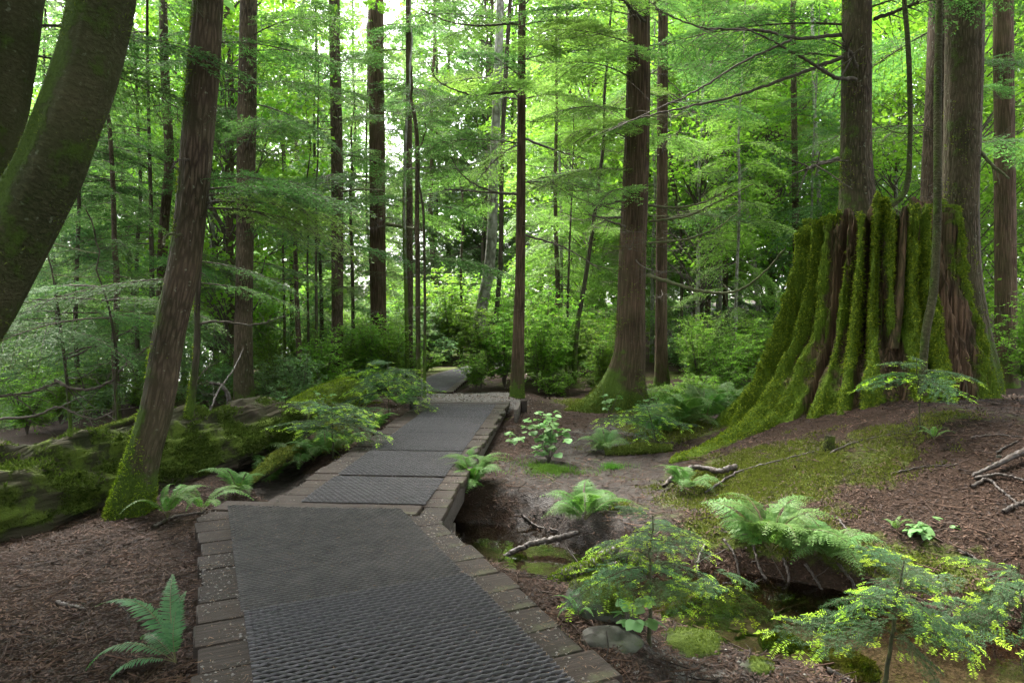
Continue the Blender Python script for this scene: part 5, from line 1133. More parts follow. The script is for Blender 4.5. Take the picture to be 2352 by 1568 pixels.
# ---- ferns
def frond_geo(L, npin, pl, rng, bip=False, arch=0.55, pw=0.24):
    n = 22; t = np.linspace(0, 1, n); ax = np.c_[L*(t-0.12*t**3), 0.02*L*np.sin(3*t), L*(arch*t-arch*1.05*t**2.2)]
    ax = ax + np.outer(t*(1-t), [0, 0, 0.1*L])
    wood = tube(ax, np.linspace(0.0035, 0.0008, n)*(L/0.6), 4)
    B, D, S, Ls, Ws = [], [], [], [], []
    tt = np.linspace(0.14, 0.985, npin)
    prof = np.minimum(1, (tt-0.05)*4)*np.maximum(1-tt, 0.03)**(0.75 if not bip else 0.9)*1.6; prof = np.minimum(prof, 1)
    pts = np.stack([np.interp(tt, t, ax[:, c]) for c in range(3)], 1); tg = unit(np.stack([np.interp(tt, t, np.gradient(ax[:, c])) for c in range(3)], 1))
    for sg in (-1, 1):
        sd = unit(np.cross(UP, tg))*sg; up = np.cross(tg, sd)*sg
        d = unit(sd*0.95+tg*0.32+rng.normal(0, 0.05, (npin, 3))+UP*-0.10); l = pl*prof*(0.85+0.25*rng.random(npin)); s = unit(np.cross(d, unit(up+rng.normal(0, 0.12, (npin, 3)))))
        if not bip:
            # a blade of two segments with a pointed tip
            B.append(pts); D.append(d); S.append(s); Ls.append(l); Ws.append(np.full(npin, L/npin*0.78))
        else:
            for k in range(npin):
                c = max(3, int(l[k]/(L*0.021))); v = np.linspace(0.08, 0.97, c); q = pts[k]+np.outer(v*l[k], d[k])-np.outer(0.18*l[k]*v*v, UP)
                for s2 in (-1, 1):
                    dd = unit(d[k]*0.55+s[k]*s2*0.85+rng.normal(0, 0.08, (c, 3))-UP*0.08); ll = np.maximum(l[k]*0.30*(1-v)**0.8*1.25, 0.006)
                    B.append(q); D.append(dd); S.append(unit(np.cross(dd, np.tile(np.cross(d[k], s[k]), (c, 1))+rng.normal(0, 0.1, (c, 3))))); Ls.append(ll); Ws.append(np.full(c, L*0.024)*(1-0.4*v))
    B, D, S, Ls, Ws = map(np.concatenate, (B, D, S, Ls, Ws))
    if not bip:
        w = Ws[:, None]*0.5; l = Ls[:, None]
        V = np.stack([B-S*w*0.7, B+S*w*0.7, B+D*l*0.55+S*w-UP*0.03*l, B+D*l*0.55-S*w-UP*0.03*l, B+D*l-UP*0.16*l], 1).reshape(-1, 3)
        k = np.arange(len(B))[:, None]*5; return V, k+np.array([[0, 1, 2, 3]]), k+np.array([[3, 2, 4]]), wood
    V, F = leaf_quads(B, D, S, Ls, Ws); return V, F, None, wood
FROND = {}
for key, mat, kw in (('sword', 'fern_sword', dict(L=0.62, npin=34, pl=0.085, arch=0.75)), ('deer', 'fern', dict(L=0.4, npin=22, pl=0.045, arch=0.8)), ('lady', 'fern', dict(L=0.6, npin=20, pl=0.17, bip=True, arch=0.75)), ('pale', 'fern_pale', dict(L=0.5, npin=18, pl=0.15, bip=True, arch=0.95))):
    FROND[key] = []
    for v in range(3):
        V, F4, F3, wd = frond_geo(rng=np.random.default_rng(800+v), **kw)
        me = mesh_np('frond', [(V, F4)] + ([(V, F3)] if F3 is not None else [])); me.materials.append(M[mat])
        wm = mesh_np('stalk', [wd], True); wm.materials.append(M['stalk']); FROND[key].append((me, wm))
def frond(t, key, az, pitch, s, roll=0.0, off=(0, 0, 0)):
    fm, wm = FROND[key][RNG.integers(3)]
    f = link('frond', fm, None, t); f.rotation_euler = Euler((roll, -pitch, az), 'XYZ'); f.scale = (s, s, s); f.location = off; link('stalk', wm, None, f)
def fern(pos, key, n, s, label, group, pit=(0.1, 0.8), az=None, name='fern'):
    t = thing(name, label, 'fern', tuple(pos), group=group)
    for k in range(n):
        a = (az[0]+(az[1]-az[0])*(k+0.5)/n if az else k*6.283/n)+RNG.normal(0, 0.25)
        frond(t, key, a, RNG.uniform(*pit), s*RNG.uniform(0.75, 1.15), RNG.normal(0, 0.2))
    return t
G = on_ground
sf = thing('sword_fern', 'sword fern leaning on the left edge of the near boardwalk', 'fern', (-1.50, 2.98, gh(-1.5, 2.98)+0.01), group='sword ferns')
for az, pit, s in ((118, 58, 0.72), (95, 66, 0.55), (168, 30, 0.86), (186, -2, 0.72), (205, -12, 0.55), (150, 10, 0.5)): frond(sf, 'sword', R(az), R(pit), s, RNG.normal(0, 0.15))
for (px, py, key, n, s, lb) in [(1085,1118,'lady',9,0.62,'bushy fern against the right side of the boardwalk'),(1068,1088,'lady',6,0.5,'smaller fern behind the bushy one beside the boardwalk'),(1390,1040,'pale',7,0.62,'pale upright fern on the muddy flat'),(1555,985,'lady',8,0.95,'fern under the stump root beside the mossy log'),(1500,998,'lady',6,0.75,'fern left of the one under the stump root'),(1620,968,'lady',7,0.95,'fern in the shade at the left foot of the stump'),(1660,935,'lady',6,0.8,'dark fern behind the left foot of the stump'),(1770,1275,'lady',10,0.80,'tall fern between the two near hemlock saplings'),(1905,1290,'pale',7,0.62,'pale fern hanging over the creek bank'),(1345,1195,'lady',6,0.6,'fern behind the left near hemlock sapling'),(1570,1130,'pale',5,0.55,'yellowish fern under the crooked dead branch'),(720,1060,'deer',9,0.9,'fern beside the boardwalk under the left sapling'),(690,1070,'lady',7,0.7,'fern spreading over the ditch left of the boardwalk'),(620,1110,'lady',5,0.5,'small fern down in the dark ditch'),(385,1192,'deer',6,0.75,'little deer fern at the foot of the leaning trunk'),(465,1178,'deer',6,0.8,'little deer fern at the corner of the boardwalk'),(585,1075,'lady',6,0.6,'lacy fern hanging over the dark ditch'),(650,1045,'deer',7,0.8,'fern on the far rim of the ditch'),(545,1135,'lady',5,0.5,'fern low in the ditch beside the boardwalk corner'),(800,1030,'deer',6,0.7,'small fern at the left rim of the far boardwalk'),(860,990,'lady',5,0.5,'tiny fern at the left rim near the walk end'),(2060,1225,'deer',4,0.3,'tiny fern on the mossy bank'),(1330,1420,'deer',4,0.4,'tiny fern beside the arching mossy root'),(750,1045,'lady',6,0.6,'fern between the left sapling and the boardwalk'),(2145,1010,'deer',5,0.4,'tiny fern at the right foot of the stump')]:
    p = G(px, py); fern(p, key, n+2, s*1.35, lb, 'ferns')
frng = np.random.default_rng(31)
for i in range(22):
    px, y = frng.uniform(600, 950), frng.uniform(10.5, 14); x = (px-1176)/FPX*y
    if x > -1.6: continue
    fern((x, y, gh(x, y)), 'lady', 6, 0.7, auto_label('lady', x, y), 'undergrowth ferns on the left')
for i in range(16):
    px, y = frng.uniform(1480, 1760), frng.uniform(9.6, 13); x = (px-1176)/FPX*y
    fern((x, y, gh(x, y)), 'lady', 6, 0.85, auto_label('lady', x, y), 'undergrowth ferns on the right')

# ---- hemlock saplings with needles
def needle_branch(L, rng, tw=0.026, nl=0.016, sp=0.0032, new=0.35):
    n = 12; t = np.linspace(0, 1, n); ax = np.c_[L*t, 0.04*L*np.sin(t*4+rng.random()*5), L*(0.10*t-0.30*t*t)]
    wood = [tube(ax, np.linspace(0.004, 0.0012, n), 4)]; old = []; neu = []
    def needles(p0, d, l, out, k=1.0):
        u = np.arange(0.004, l, sp); c = len(u)
        if c == 0: return
        side = unit(np.cross(UP, d)); sg = np.where(np.arange(c) % 2 == 0, 1, -1)[:, None]
        q = p0+np.outer(u, d)-np.outer(0.25*u*u/max(l, 0.02), UP)
        dd = unit(d*0.35+sg*side+rng.normal(0, 0.14, (c, 3))+UP*rng.normal(0.05, 0.15, (c, 1))); ll = nl*k*(0.65+0.6*rng.random(c))
        out.append((q, dd, unit(np.cross(dd, UP+rng.normal(0, 0.3, (c, 3)))), ll))
    tt = 0.10; sg = 1
    while tt < 0.98:
        p0 = np.array([np.interp(tt, t, ax[:, k]) for k in range(3)]); i = min(int(tt*(n-1)), n-2); tg = unit(ax[i+1]-ax[i])
        d = unit(tg*0.7+np.cross(UP, tg)*sg*0.75+rng.normal(0, 0.1, 3)); sg = -sg
        l = L*0.42*(1-tt)**0.7*(0.6+0.6*rng.random())+0.03
        wood.append(tube(p0+np.outer(np.linspace(0, 1, 4)*l, d)-np.outer(0.25*l*np.linspace(0, 1, 4)**2, UP), [0.0016, 0.0014, 0.001, 0.0008], 3))
        needles(p0, d, l, old)
        m = int(l/0.034)
        for j in range(m):
            f = (j+0.6)/m*0.9; q = p0+d*l*f-UP*0.25*l*f*f; d2 = unit(d*0.8+np.cross(UP, d)*rng.choice([-1, 1])*0.65+rng.normal(0, 0.12, 3)); l2 = 0.03+0.05*rng.random()*(1-f)
            needles(q, d2, l2, old)
            if rng.random() < new*0.6: needles(q+d2*l2-UP*0.2*l2, unit(d2+UP*-0.05), 0.03+0.025*rng.random(), neu, 1.2)
        if rng.random() < new: needles(p0+d*l-UP*0.25*l, unit(d+UP*-0.1), 0.045+0.035*rng.random(), neu, 1.35)
        tt += tw/L*(0.8+0.4*rng.random())
    needles(ax[-1], unit(ax[-1]-ax[-2]), 0.06, neu if rng.random() < 0.8 else old, 1.1)
    for i in range(n-1): needles(ax[i], unit(ax[i+1]-ax[i]), L/n, old)
    def q(o):
        if not o: o = [(np.zeros((1, 3)), np.array([[1, 0, 0.]]), np.array([[0, 1., 0]]), np.array([0.001]))]
        B, D, S, Lx = (np.concatenate([a[k] for a in o]) for k in range(4)); return leaf_quads(B, D, S, Lx, Lx*0.24+0.0008)
    return q(old), q(neu), cat_geo(wood)
NB = []
for i in range(5):
    o, nw, wd = needle_branch(0.46, np.random.default_rng(850+i), new=(0.15, 0.3, 0.5, 0.2, 0.35)[i])
    a = mesh_np('needles', [o]); a.materials.append(M['needle_old']); b = mesh_np('new_growth', [nw]); b.materials.append(M['needle_new']); c = mesh_np('branch', [wd], True); c.materials.append(M['stem']); NB.append((c, a, b))
def hemlock_sapling(pos, H, z0, nb, bl, label, lean=(0, 0), seed=0, thick=0.009, az0=0.0, pit=(-0.25, 0.35), flat=False):
    rng = np.random.default_rng(seed); t = thing('hemlock_sapling', label, 'sapling', tuple(pos), group='young hemlock saplings')
    u = np.linspace(0, 1, 12); st_ = np.c_[lean[0]*u**1.4, lean[1]*u**1.4, H*u-0.03]+rng.normal(0, 0.004, (12, 3))
    mk('stem', [tube(st_, np.linspace(thick, thick*0.3, 12), 8)], M['stem'], t, smooth=True)
    for k in range(nb):
        f = (k+0.5)/nb; z = z0+(1-z0)*f; p = np.array([np.interp(z, u, st_[:, c]) for c in range(3)]); az = az0+k*2.4+rng.normal(0, 0.3)
        c, a, b = NB[rng.integers(5)]; s = bl/0.46*((1-f)**0.5*0.75+0.35)*(0.75+0.5*rng.random())
        br = link('branch', c, None, t); br.location = p; br.rotation_euler = Euler((rng.normal(0, 0.2), -rng.uniform(*pit), az), 'XYZ'); br.scale = (s, s, s)
        link('needles', a, None, br, 'stuff'); link('new_growth', b, None, br, 'stuff')
    return t
hemlock_sapling(G(1493,1482), 0.68, 0.45, 15, 0.40, 'young hemlock with bright tips beside the boardwalk and creek', seed=1, thick=0.012)
hemlock_sapling((1.71, 3.05, -0.33), 0.66, 0.45, 16, 0.40, 'young hemlock with the brightest tips at the bottom right', lean=(0.08, 0.02), seed=2, thick=0.012, pit=(-0.45, 0.35))
hemlock_sapling((2.35, 3.05, -0.22), 0.55, 0.4, 8, 0.36, 'drooping young hemlock cut off by the right edge', seed=3, lean=(-0.05, 0), pit=(-0.5, 0.2))
hemlock_sapling(G(2113,992), 0.66, 0.62, 9, 0.5, 'small flat-topped sapling in front of the mossy stump', seed=4, lean=(-0.05, 0), pit=(-0.05, 0.2))
hemlock_sapling(G(765,1052), 0.62, 0.45, 14, 0.62, 'hemlock sapling on the left rim of the far boardwalk', seed=5, pit=(-0.1, 0.3))
hemlock_sapling(G(893,962), 0.85, 0.4, 16, 0.75, 'taller hemlock sapling near the left end of the boardwalk', seed=6, pit=(-0.1, 0.25))
hemlock_sapling(G(1508,1022), 0.5, 0.5, 9, 0.6, 'leaning hemlock sapling left of the stump root', seed=7, lean=(-0.12, 0), pit=(-0.05, 0.25))
hemlock_sapling(G(640,1010), 0.55, 0.45, 9, 0.5, 'small hemlock sapling by the end of the fallen log', seed=8, pit=(-0.1, 0.25))
hemlock_sapling(G(1640,1400), 0.30, 0.3, 9, 0.55, 'low hemlock twig hanging over the creek between the ferns', seed=9, pit=(-0.5, 0.0))

# ---- broad-leaved plants with separate leaves
def leaf_mesh(name, L, W, mat, lob=False):
    n = 9; t = np.linspace(0, 1, n); w = W*0.5*np.sin(np.pi*t**0.75)**0.8
    if lob: w = w*(1+0.35*np.abs(np.sin(t*np.pi*3)))
    V = np.concatenate([np.c_[L*t, w, -0.12*L*t*t+0.10*w], np.c_[L*t, 0*t, -0.12*L*t*t], np.c_[L*t, -w, -0.12*L*t*t+0.10*w]])
    i = np.arange(n-1); F = np.concatenate([np.stack([i, i+1, n+i+1, n+i], 1), np.stack([n+i, n+i+1, 2*n+i+1, 2*n+i], 1)])
    me = mesh_np(name, [(V, F)], True); me.materials.append(M[mat]); return me
LEAF_P = leaf_mesh('leaf', 0.085, 0.062, 'leaf_pale', True); LEAF_G = leaf_mesh('leaf', 0.06, 0.034, 'leaf_pale'); LEAF_S = leaf_mesh('leaf', 0.24, 0.11, 'leaf_pale')
def leafy(pos, label, stems, H, W, me, nleaf, s, seed, tri=True, cat='plant', name='leafy_plant', lift=0.4):
    rng = np.random.default_rng(seed); t = thing(name, label, cat, tuple(pos), group='broad-leaved plants'); tubes = []; tips = []
    for k in range(stems):
        az = rng.random()*6.283; ln = W*(0.3+0.7*rng.random()); h = H*(0.5+0.5*rng.random()); u = np.linspace(0, 1, 8); q = np.c_[np.cos(az)*ln*u**1.6, np.sin(az)*ln*u**1.6, h*u-0.02]+rng.normal(0, 0.006, (8, 3)); tubes.append(tube(q, np.linspace(0.005, 0.0015, 8), 4)); tips.append(q)
    mk('stems', [cat_geo(tubes)], M['twig'], t, smooth=True)
    for k in range(nleaf):
        q = tips[rng.integers(stems)]; p = q[rng.integers(int(8*lift), 8)]; az = rng.random()*6.283; d = np.array([math.cos(az), math.sin(az), 0]); p = p+d*rng.uniform(0.01, 0.06)
        for j in ((-0.9, 0, 0.9) if tri else (0,)):
            lf = link('leaf', me, None, t); lf.location = p; lf.rotation_euler = Euler((rng.normal(0, 0.25), rng.uniform(-0.1, 0.45), az+j), 'XYZ'); sc = s*rng.uniform(0.65, 1.15)*(1 if j == 0 else 0.8); lf.scale = (sc, sc, sc)
    return t
leafy(G(1262,1062), 'pale leafy bush on the muddy flat right of the boardwalk', 14, 0.60, 0.42, LEAF_P, 80, 1.05, 1, name='leafy_bush', cat='bush')
leafy(G(2110,1225), 'fresh green leafy sprig on the mossy bank', 5, 0.16, 0.22, LEAF_G, 18, 1.35, 2, lift=0.3)
leafy(G(1450,1470), 'broad leaves under the near hemlock sapling', 5, 0.30, 0.14, LEAF_P, 8, 1.0, 3)
leafy(G(1400,960), 'leafy sprigs at the left foot of the flared cedar', 6, 0.5, 0.3, LEAF_P, 14, 1.0, 4)
leafy(G(1500,960), 'leafy sprigs in front of the flared cedar trunk', 5, 0.6, 0.3, LEAF_P, 12, 1.0, 5)
leafy(G(1190,1020), 'small pale seedling beside the boardwalk edge', 3, 0.22, 0.16, LEAF_P, 6, 0.9, 6)
leafy(G(1900,925)+np.array([0,0.0,0.1]), 'small green seedling on the moss at the stump foot', 3, 0.12, 0.1, LEAF_G, 6, 1.2, 7)
leafy(G(660,985), 'pale green leafy plant at the end of the fallen log', 7, 0.6, 0.4, LEAF_G, 30, 1.3, 8)
leafy(G(735,975), 'pale green leafy plant behind the left sapling', 7, 0.55, 0.4, LEAF_G, 28, 1.3, 9)
leafy(G(1590,935), 'large-leaved plant in the shade behind the mossy log', 6, 0.3, 0.2, LEAF_S, 9, 0.9, 10, tri=False, lift=0.1)
leafy(G(1640,915), 'large-leaved plant left of the stump shoulder', 6, 0.35, 0.2, LEAF_S, 9, 1.0, 11, tri=False, lift=0.1)
leafy(G(1040,935), 'pale seedling on the gravel edge at the walk end', 2, 0.15, 0.1, LEAF_G, 4, 1.0, 12)
# ---- grass tufts
def grass(pos, rad, n, h, label, seed):
    rng = np.random.default_rng(seed); a = rng.random(n)*6.283; r = rad*np.abs(rng.normal(0, 0.62, n))*(1+0.5*np.sin(a*3+seed)); x, y = pos[0]+np.cos(a)*r, pos[1]+np.sin(a)*r*0.8; z = ground_h(x, y)-0.004
    B = np.c_[x, y, z]-np.asarray(pos); d = unit(np.c_[rng.normal(0, 0.45, n), rng.normal(0, 0.45, n), np.ones(n)]); s = unit(np.cross(d, rng.normal(0, 1, (n, 3)))); l = h*(0.5+rng.random(n))
    V = np.stack([B-s*0.0022, B+s*0.0022, B+d*(l*0.6)[:, None]+s*0.0016, B+d*(l*0.6)[:, None]-s*0.0016, B+d*l[:, None]*np.array([1.35, 1.35, 0.85])], 1).reshape(-1, 3); k = np.arange(n)[:, None]*5
    t = mk('grass_tuft', [(V, k+np.array([[0, 1, 2, 3]])), (V, k+np.array([[3, 2, 4]]))], M['grass'], None, kind='stuff', loc=tuple(pos)); tag(t, label, 'grass', kind='stuff')
grass(G(1265,1080), 0.34, 2200, 0.06, 'patch of fine green grass under the pale leafy bush', 1); grass(G(1405,1075), 0.13, 500, 0.06, 'small round grass tuft on the mud', 2); grass(G(1190,1285)+np.array([0,0,0.02]), 0.09, 500, 0.05, 'green tuft in the creek pool', 3); grass(G(1085,1080), 0.2, 500, 0.09, 'grass beside the boardwalk ferns', 4)

# ---- roots, branches and stones
def stick(name, label, pts, r0, r1, mat, cat, seed=0, moss_n=0, seg=10, twigs=0):
    rng = np.random.default_rng(seed); P = np.asarray(pts, float); base = P[0].copy(); S = smooth_path(P-base, 12*len(P)); S = S+rng.normal(0, 0.003, S.shape)
    rad = np.interp(np.linspace(0, 1, len(S)), np.linspace(0, 1, np.size(r0)) if np.ndim(r0) else [0, 1], r0 if np.ndim(r0) else [r0, r1])[:, None]*(1+0.12*rng.normal(0, 1, (len(S), seg)))
    t = thing(name, label, cat, tuple(base)); V, F = tube(S, rad, seg); mk('wood', [(V, F)], M[mat], t, smooth=True, attrs={'moss': np.full(len(V), 0.35)})
    for k in range(twigs):
        i = rng.integers(3, len(S)-3); d = unit(S[i+1]-S[i]+rng.normal(0, 0.5, 3)); l = 0.12+0.2*rng.random(); mk('twig', [tube(S[i]+np.outer(np.linspace(0, 1, 4)*l, d)+rng.normal(0, 0.006, (4, 3)), np.linspace(r1*0.7, r1*0.3, 4) if not np.ndim(r1) else 0.004, 5)], M[mat], t, smooth=True)
    if moss_n: mk('moss', [scatter(V, F, moss_n, np.clip(0.5+fbm(V[:, 0]*9, V[:, 1]*9, V[:, 2]*9, 3), 0, 1), 0.014, rng, 0.2, 0.45)], M['moss_tuft'], t, kind='stuff')
    return t
def g2(px, py, dz=0.0): return G(px, py)+np.array([0, 0, dz])
stick('bent_branch', 'dark crooked dead branch lying at the foot of the stump root', [g2(1525,1130,0.05), g2(1560,1105,0.08), at(1600,1072,6.35), at(1625,1075,6.3), g2(1655,1098,0.06), g2(1690,1082,0.04)], 0.02, 0.026, 'root', 'branch', 1)
stick('mossy_root', 'thick moss-covered root arching out of the creek', [at(1275,1425,4.25), at(1258,1390,4.3), at(1266,1345,4.35), at(1305,1316,4.42), at(1360,1300,4.5), at(1410,1268,4.55), at(1450,1285,4.5), at(1500,1310,4.45)], [0.03,0.04,0.045,0.045,0.045,0.04,0.035], 0.03, 'root', 'root', 2, moss_n=9000)
stick('sunken_branch', 'dark wet branch reaching into the creek pool', [at(1135,1294,5.05), at(1170,1272,5.1), at(1215,1250,5.15), at(1270,1238,5.2), at(1330,1222,5.2)], [0.012,0.02,0.022,0.025,0.02], 0.02, 'root', 'branch', 3)
stick('black_root', 'black forked root half under the near hemlock', [at(1260,1325,4.75), at(1300,1318,4.7), at(1345,1340,4.6), at(1390,1305,4.6), at(1440,1290,4.55)], [0.016,0.02,0.02,0.022,0.02], 0.015, 'root', 'root', 4, twigs=2)
stick('creek_root', 'mossy root under the near hemlock sapling', [at(1480,1420,4.2), at(1540,1400,4.3), at(1590,1378,4.4), at(1650,1350,4.5)], [0.03,0.035,0.03,0.02], 0.02, 'root', 'root', 5, moss_n=2500)
stick('fallen_branch', 'thick dark fallen branch at the right edge of the bank', [g2(2235,1100,0.03), g2(2280,1090,0.05), g2(2320,1070,0.06), g2(2380,1048,0.07), g2(2460,1030,0.08)], [0.012,0.02,0.025,0.027,0.03], 0.03, 'root', 'branch', 6)
stick('fallen_branch', 'thin forked branch under the thick one at the right edge', [g2(2240,1103,0.02), g2(2300,1100,0.03), g2(2340,1108,0.02), g2(2400,1125,0.01)], 0.012, 0.008, 'root', 'branch', 7)
for i, (pts, r, lb) in enumerate([([(2230,1125),(2265,1105),(2300,1130),(2340,1165)],0.014,'curved root on the right bank'),([(1905,1045),(1960,1020),(2020,1005),(2100,990)],0.010,'thin root running along the foot of the mossy stump'),([(1925,1195),(1945,1225),(1975,1265)],0.010,'dark stick stuck in the mossy bank'),([(2305,1180),(2330,1165),(2370,1150)],0.016,'dark root at the right picture edge'),([(2230,1010),(2290,1003),(2350,1006)],0.008,'thin straight stick on the needles right of the stump'),([(2290,1045),(2310,1030),(2340,1018)],0.009,'pale curved stick above the fallen branch'),([(1620,1135),(1700,1085),(1790,1060),(1870,1040)],0.012,'long thin root across the mossy mound'),([(1690,1470),(1750,1430),(1810,1400),(1850,1388)],0.012,'dark stick lying across the creek bed'),([(1900,1545),(1960,1575),(2010,1600)],0.016,'dark stick at the bottom of the picture by the boulder'),([(2200,1270),(2235,1290),(2280,1330)],0.010,'dark root on the bank above the bright sapling'),([(2050,1090),(2110,1075),(2200,1070)],0.007,'thin twig on the brown needles of the bank'),([(130,1390),(170,1395),(200,1402)],0.010,'short dark stick on the needles at left'),([(350,1215),(400,1190),(470,1180)],0.014,'dark stick by the corner of the boardwalk'),([(2150,1330),(2165,1400),(2200,1470)],0.008,'thin twig hanging down the right bank'),([(1590,1440),(1660,1470),(1700,1520)],0.010,'wet stick on the near creek edge')]):
    stick('stick', lb, [g2(x, y, r*0.8) for x, y in pts], r, r*0.5, 'root', 'stick', 20+i, seg=7)
for i, pts in enumerate([[(1660,1240),(1690,1290),(1700,1350)],[(1730,1255),(1745,1310),(1790,1370)],[(1800,1290),(1812,1335),(1800,1385)],[(1850,1300),(1880,1350),(1900,1400)],[(1620,1260),(1600,1310),(1615,1365)],[(1925,1300),(1960,1350),(1975,1410)],[(1200,1190),(1230,1215),(1280,1225)]]):
    stick('bank_root', ('short', 'long', 'thin', 'crooked', 'left', 'right', 'wet')[i]+' bare root hanging down the shaded creek bank'+(' below the mud' if i == 6 else ''), [g2(x, y, 0.012) for x, y in pts], 0.011, 0.006, 'root', 'root', 70+i, seg=6, twigs=2)
stick('arched_root', 'dead dark branch arching down behind the fallen log', [at(484,880,8.8), at(507,884,8.8), at(523,905,8.8), at(529,950,8.8)], 0.02, 0.035, 'root', 'branch', 41)
for i, (px, lb) in enumerate([([(450,1000),(480,975),(540,945),(585,935)],'thin dead branch lying along the fallen log'),([(470,990),(500,900),(535,850),(560,800)],'upright dead twig behind the fallen log')]):
    stick('dead_branch', lb, [at(x, y, 7.0+0.4*k) for k, (x, y) in enumerate(px)], 0.012, 0.005, 'root', 'branch', 50+i, twigs=4)
def boulder(px, py, sx, sy, sz, label, seed, moss_n=0, dz=0.0, tuft='moss_dull'):
    p = g2(px, py, dz); rng = np.random.default_rng(seed); nu, nv = 26, 14
    th = np.linspace(0, 2*np.pi, nu, endpoint=False); ph = np.linspace(-0.5*np.pi+0.02, 0.5*np.pi-0.02, nv); TH, PH = np.meshgrid(th, ph)
    D3 = np.stack([np.cos(TH)*np.cos(PH), np.sin(TH)*np.cos(PH), np.sin(PH)], -1); r = 1+0.5*fbm(D3[..., 0]*1.5+seed, D3[..., 1]*1.5, D3[..., 2]*1.5, 3)
    V = (D3*r[..., None]*np.array([sx, sy, sz])).reshape(-1, 3); i = np.arange(nv-1)[:, None]*nu; j = np.arange(nu)[None]; F = np.stack([i+j, i+(j+1) % nu, i+nu+(j+1) % nu, i+nu+j], -1).reshape(-1, 4)
    t = thing('boulder', label, 'rock', tuple(p)); ms = 0.25+0.45*V[:, 2]/sz*(1 if moss_n else 0)+0.1*V[:, 0]/sx; mk('rock', [(V, F)], M['boulder'], t, smooth=True, attrs={'moss': ms})
    if moss_n: mk('moss', [scatter(V, F, moss_n, np.clip(ms-0.3+0.8*fbm(V[:, 0]*7, V[:, 1]*7, V[:, 2]*7, 3), 0, 1), 0.012, rng, 0.2, 0.45)], M[tuft], t, kind='stuff')
boulder(1375,1395,0.20,0.16,0.13,'mossy grey boulder in the creek behind the arching root',1,3500,0.0); boulder(1400,1465,0.16,0.12,0.07,'pale flat rock at the creek edge beside the boardwalk',2,0,-0.02); boulder(1920,1535,0.24,0.17,0.10,'big moss-topped boulder at the bottom of the creek',3,4000,0.0)
boulder(1560,1475,0.24,0.16,0.07,'flat wet rock slab left of the creek bed',4,1200,-0.03); boulder(1740,1535,0.10,0.07,0.05,'small rock below the moss-topped lump',5,300,-0.02); boulder(1460,1010,0.05,0.04,0.03,'small pale stone beside the rotten log',6,0); boulder(1660,1400,0.14,0.10,0.08,'dark rock under the ferns in the creek',7,600,-0.03); boulder(1720,1440,0.16,0.12,0.03,'flat pale stone in the shallow creek',8,0,0.0)
for k_, (px, py, r, lb) in enumerate([(2295,1052,0.022,'round grey pebble on the needles right of the stump'),(2283,1068,0.018,'second grey pebble just below the round one'),(2270,1060,0.012,'smallest pebble beside the two grey ones'),(190,1387,0.013,'white pebble on the needles at left')]): boulder(px, py, r, r*0.8, r*0.7, lb, 30+k_)
# ---- litter, pebbles and moss on the ground (nobody could count these)
lrng = np.random.default_rng(55)
def region(n, x0, x1, y0, y1, f):
    # denser towards the camera
    u = lrng.random(n); y = y0*(y1/y0)**u; x = lrng.uniform(x0, x1, n)*y/ y1*1.0 if False else lrng.uniform(-0.78, 0.78, n)*y; k = (x > x0) & (x < x1); x, y = x[k], y[k]
    u1 = (x-XB0)*NB1[0]+(y-YB0)*NB1[1]; v1 = (x-XB0)*DB1[0]+(y-YB0)*DB1[1]; k = ~((u1 > -0.02) & (u1 < 1.56) & (v1 < 2.75)) & ~((x-0.075*(y-5) > -1.9) & (x-0.075*(y-5) < -0.45) & (y > 4.7) & (y < 10.5)); x, y = x[k], y[k]
    k = f(x, y); x, y = x[k], y[k]; return np.c_[x, y, ground_h(x, y)]
dry = lambda x, y: (poly_dist(x, y, CREEK) > 0.30+0.2*lrng.random(len(x))) & (lrng.random(len(x)) > 0.35*np.exp(-((x-0.75)/0.9)**2-((y-6.6)/1.5)**2))
Pn = region(130000, -6, 8, 2.0, 12, dry); Pn[:, 2] += 0.004+0.006*lrng.random(len(Pn))
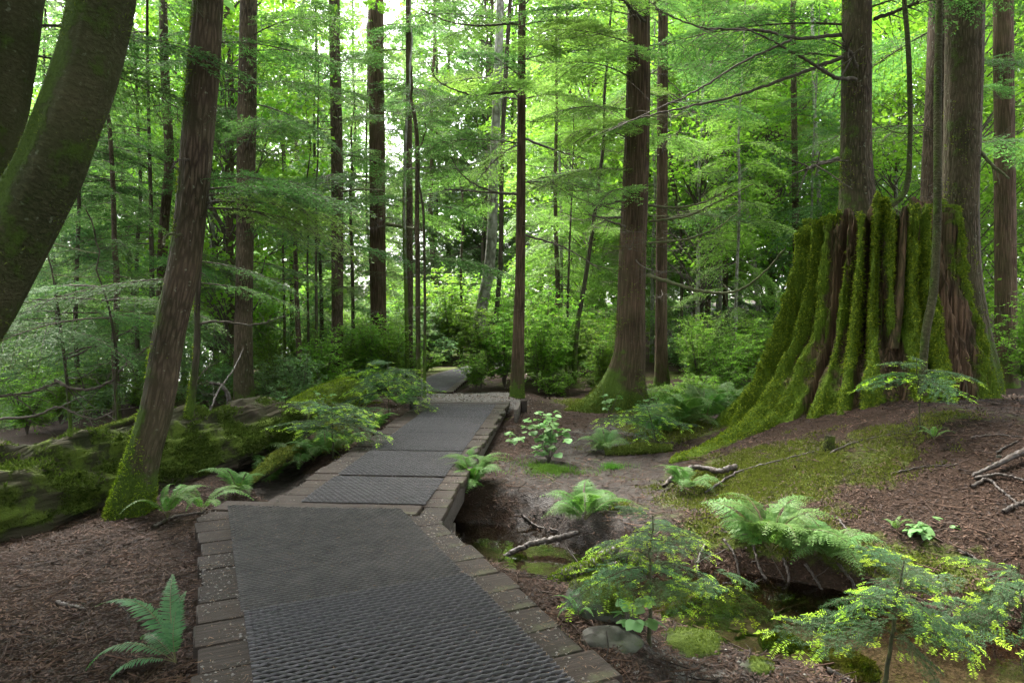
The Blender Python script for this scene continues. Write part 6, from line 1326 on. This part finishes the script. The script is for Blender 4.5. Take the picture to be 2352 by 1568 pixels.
lit = mk('leaf_litter', [flakes(Pn, 0.020+0.0025*Pn[:, 1], 0.0045+0.0012*Pn[:, 1], lrng, flat=0.35)], M['litter'], kind='stuff'); tag(lit, 'brown needles and bark scraps covering the forest floor', 'litter', kind='stuff')
Pt = region(8500, -6, 8, 2.0, 10, dry); n = len(Pt); a = lrng.random(n)*6.283; L = 0.04+0.26*lrng.random(n)**3; dd = np.c_[np.cos(a), np.sin(a), lrng.normal(0, 0.10, n)]; bn = np.c_[-np.sin(a), np.cos(a), np.zeros(n)]
tw = [];
for i in range(n):
    q = Pt[i]+np.outer([-0.5, -0.1, 0.25, 0.5], dd[i]*L[i])+np.outer([0, 0.05, 0.02, 0.1*lrng.normal()], bn[i]*L[i]); q[:, 2] = np.maximum(q[:, 2], Pt[i][2])+0.005; tw.append(tube(q, np.array([1, 0.9, 0.8, 0.5])*(0.0012+0.0012*lrng.random()+0.009*L[i]), 3))
tl = mk('twig_litter', [cat_geo(tw)], M['litter'], kind='stuff'); tag(tl, 'thin dead twigs strewn over the brown forest floor', 'twigs', kind='stuff')
Pp = np.concatenate([region(2600, 0.2, 3.5, 2.4, 5, lambda x, y: (lrng.random(len(x)) < 0.8*np.exp(-((x-0.9)/0.6)**2-((y-3.2)/0.5)**2)) | (poly_dist(x, y, CREEK) < 0.32) & (lrng.random(len(x)) < 0.6)), region(3000, -2, 0.6, 10.4, 12.8, lambda x, y: np.abs(x+0.75) < 1.1)])
pb = mk('pebbles', [pebbles(Pp, 0.012, lrng)], M['stone'], kind='stuff'); tag(pb, 'small grey pebbles along the creek and on the gravel patch', 'pebbles', kind='stuff')
inside = (X > -4.5) & (X < 6.2) & (Y > 2.0) & (Y < 12.5)
gm = np.clip(moss_a-0.42+0.5*fbm(X*4, Y*4, 2.2, 3), 0, 1)*inside
mg = mk('ground_moss', [scatter(GV, GF, 110000, gm, 0.020, lrng, 0.5, 0.5)], M['moss_dull'], kind='stuff'); tag(mg, 'green moss carpet on the bank and around the stump', 'moss', kind='stuff')
print('scene done', sum(len(m.polygons) for m in bpy.data.meshes))
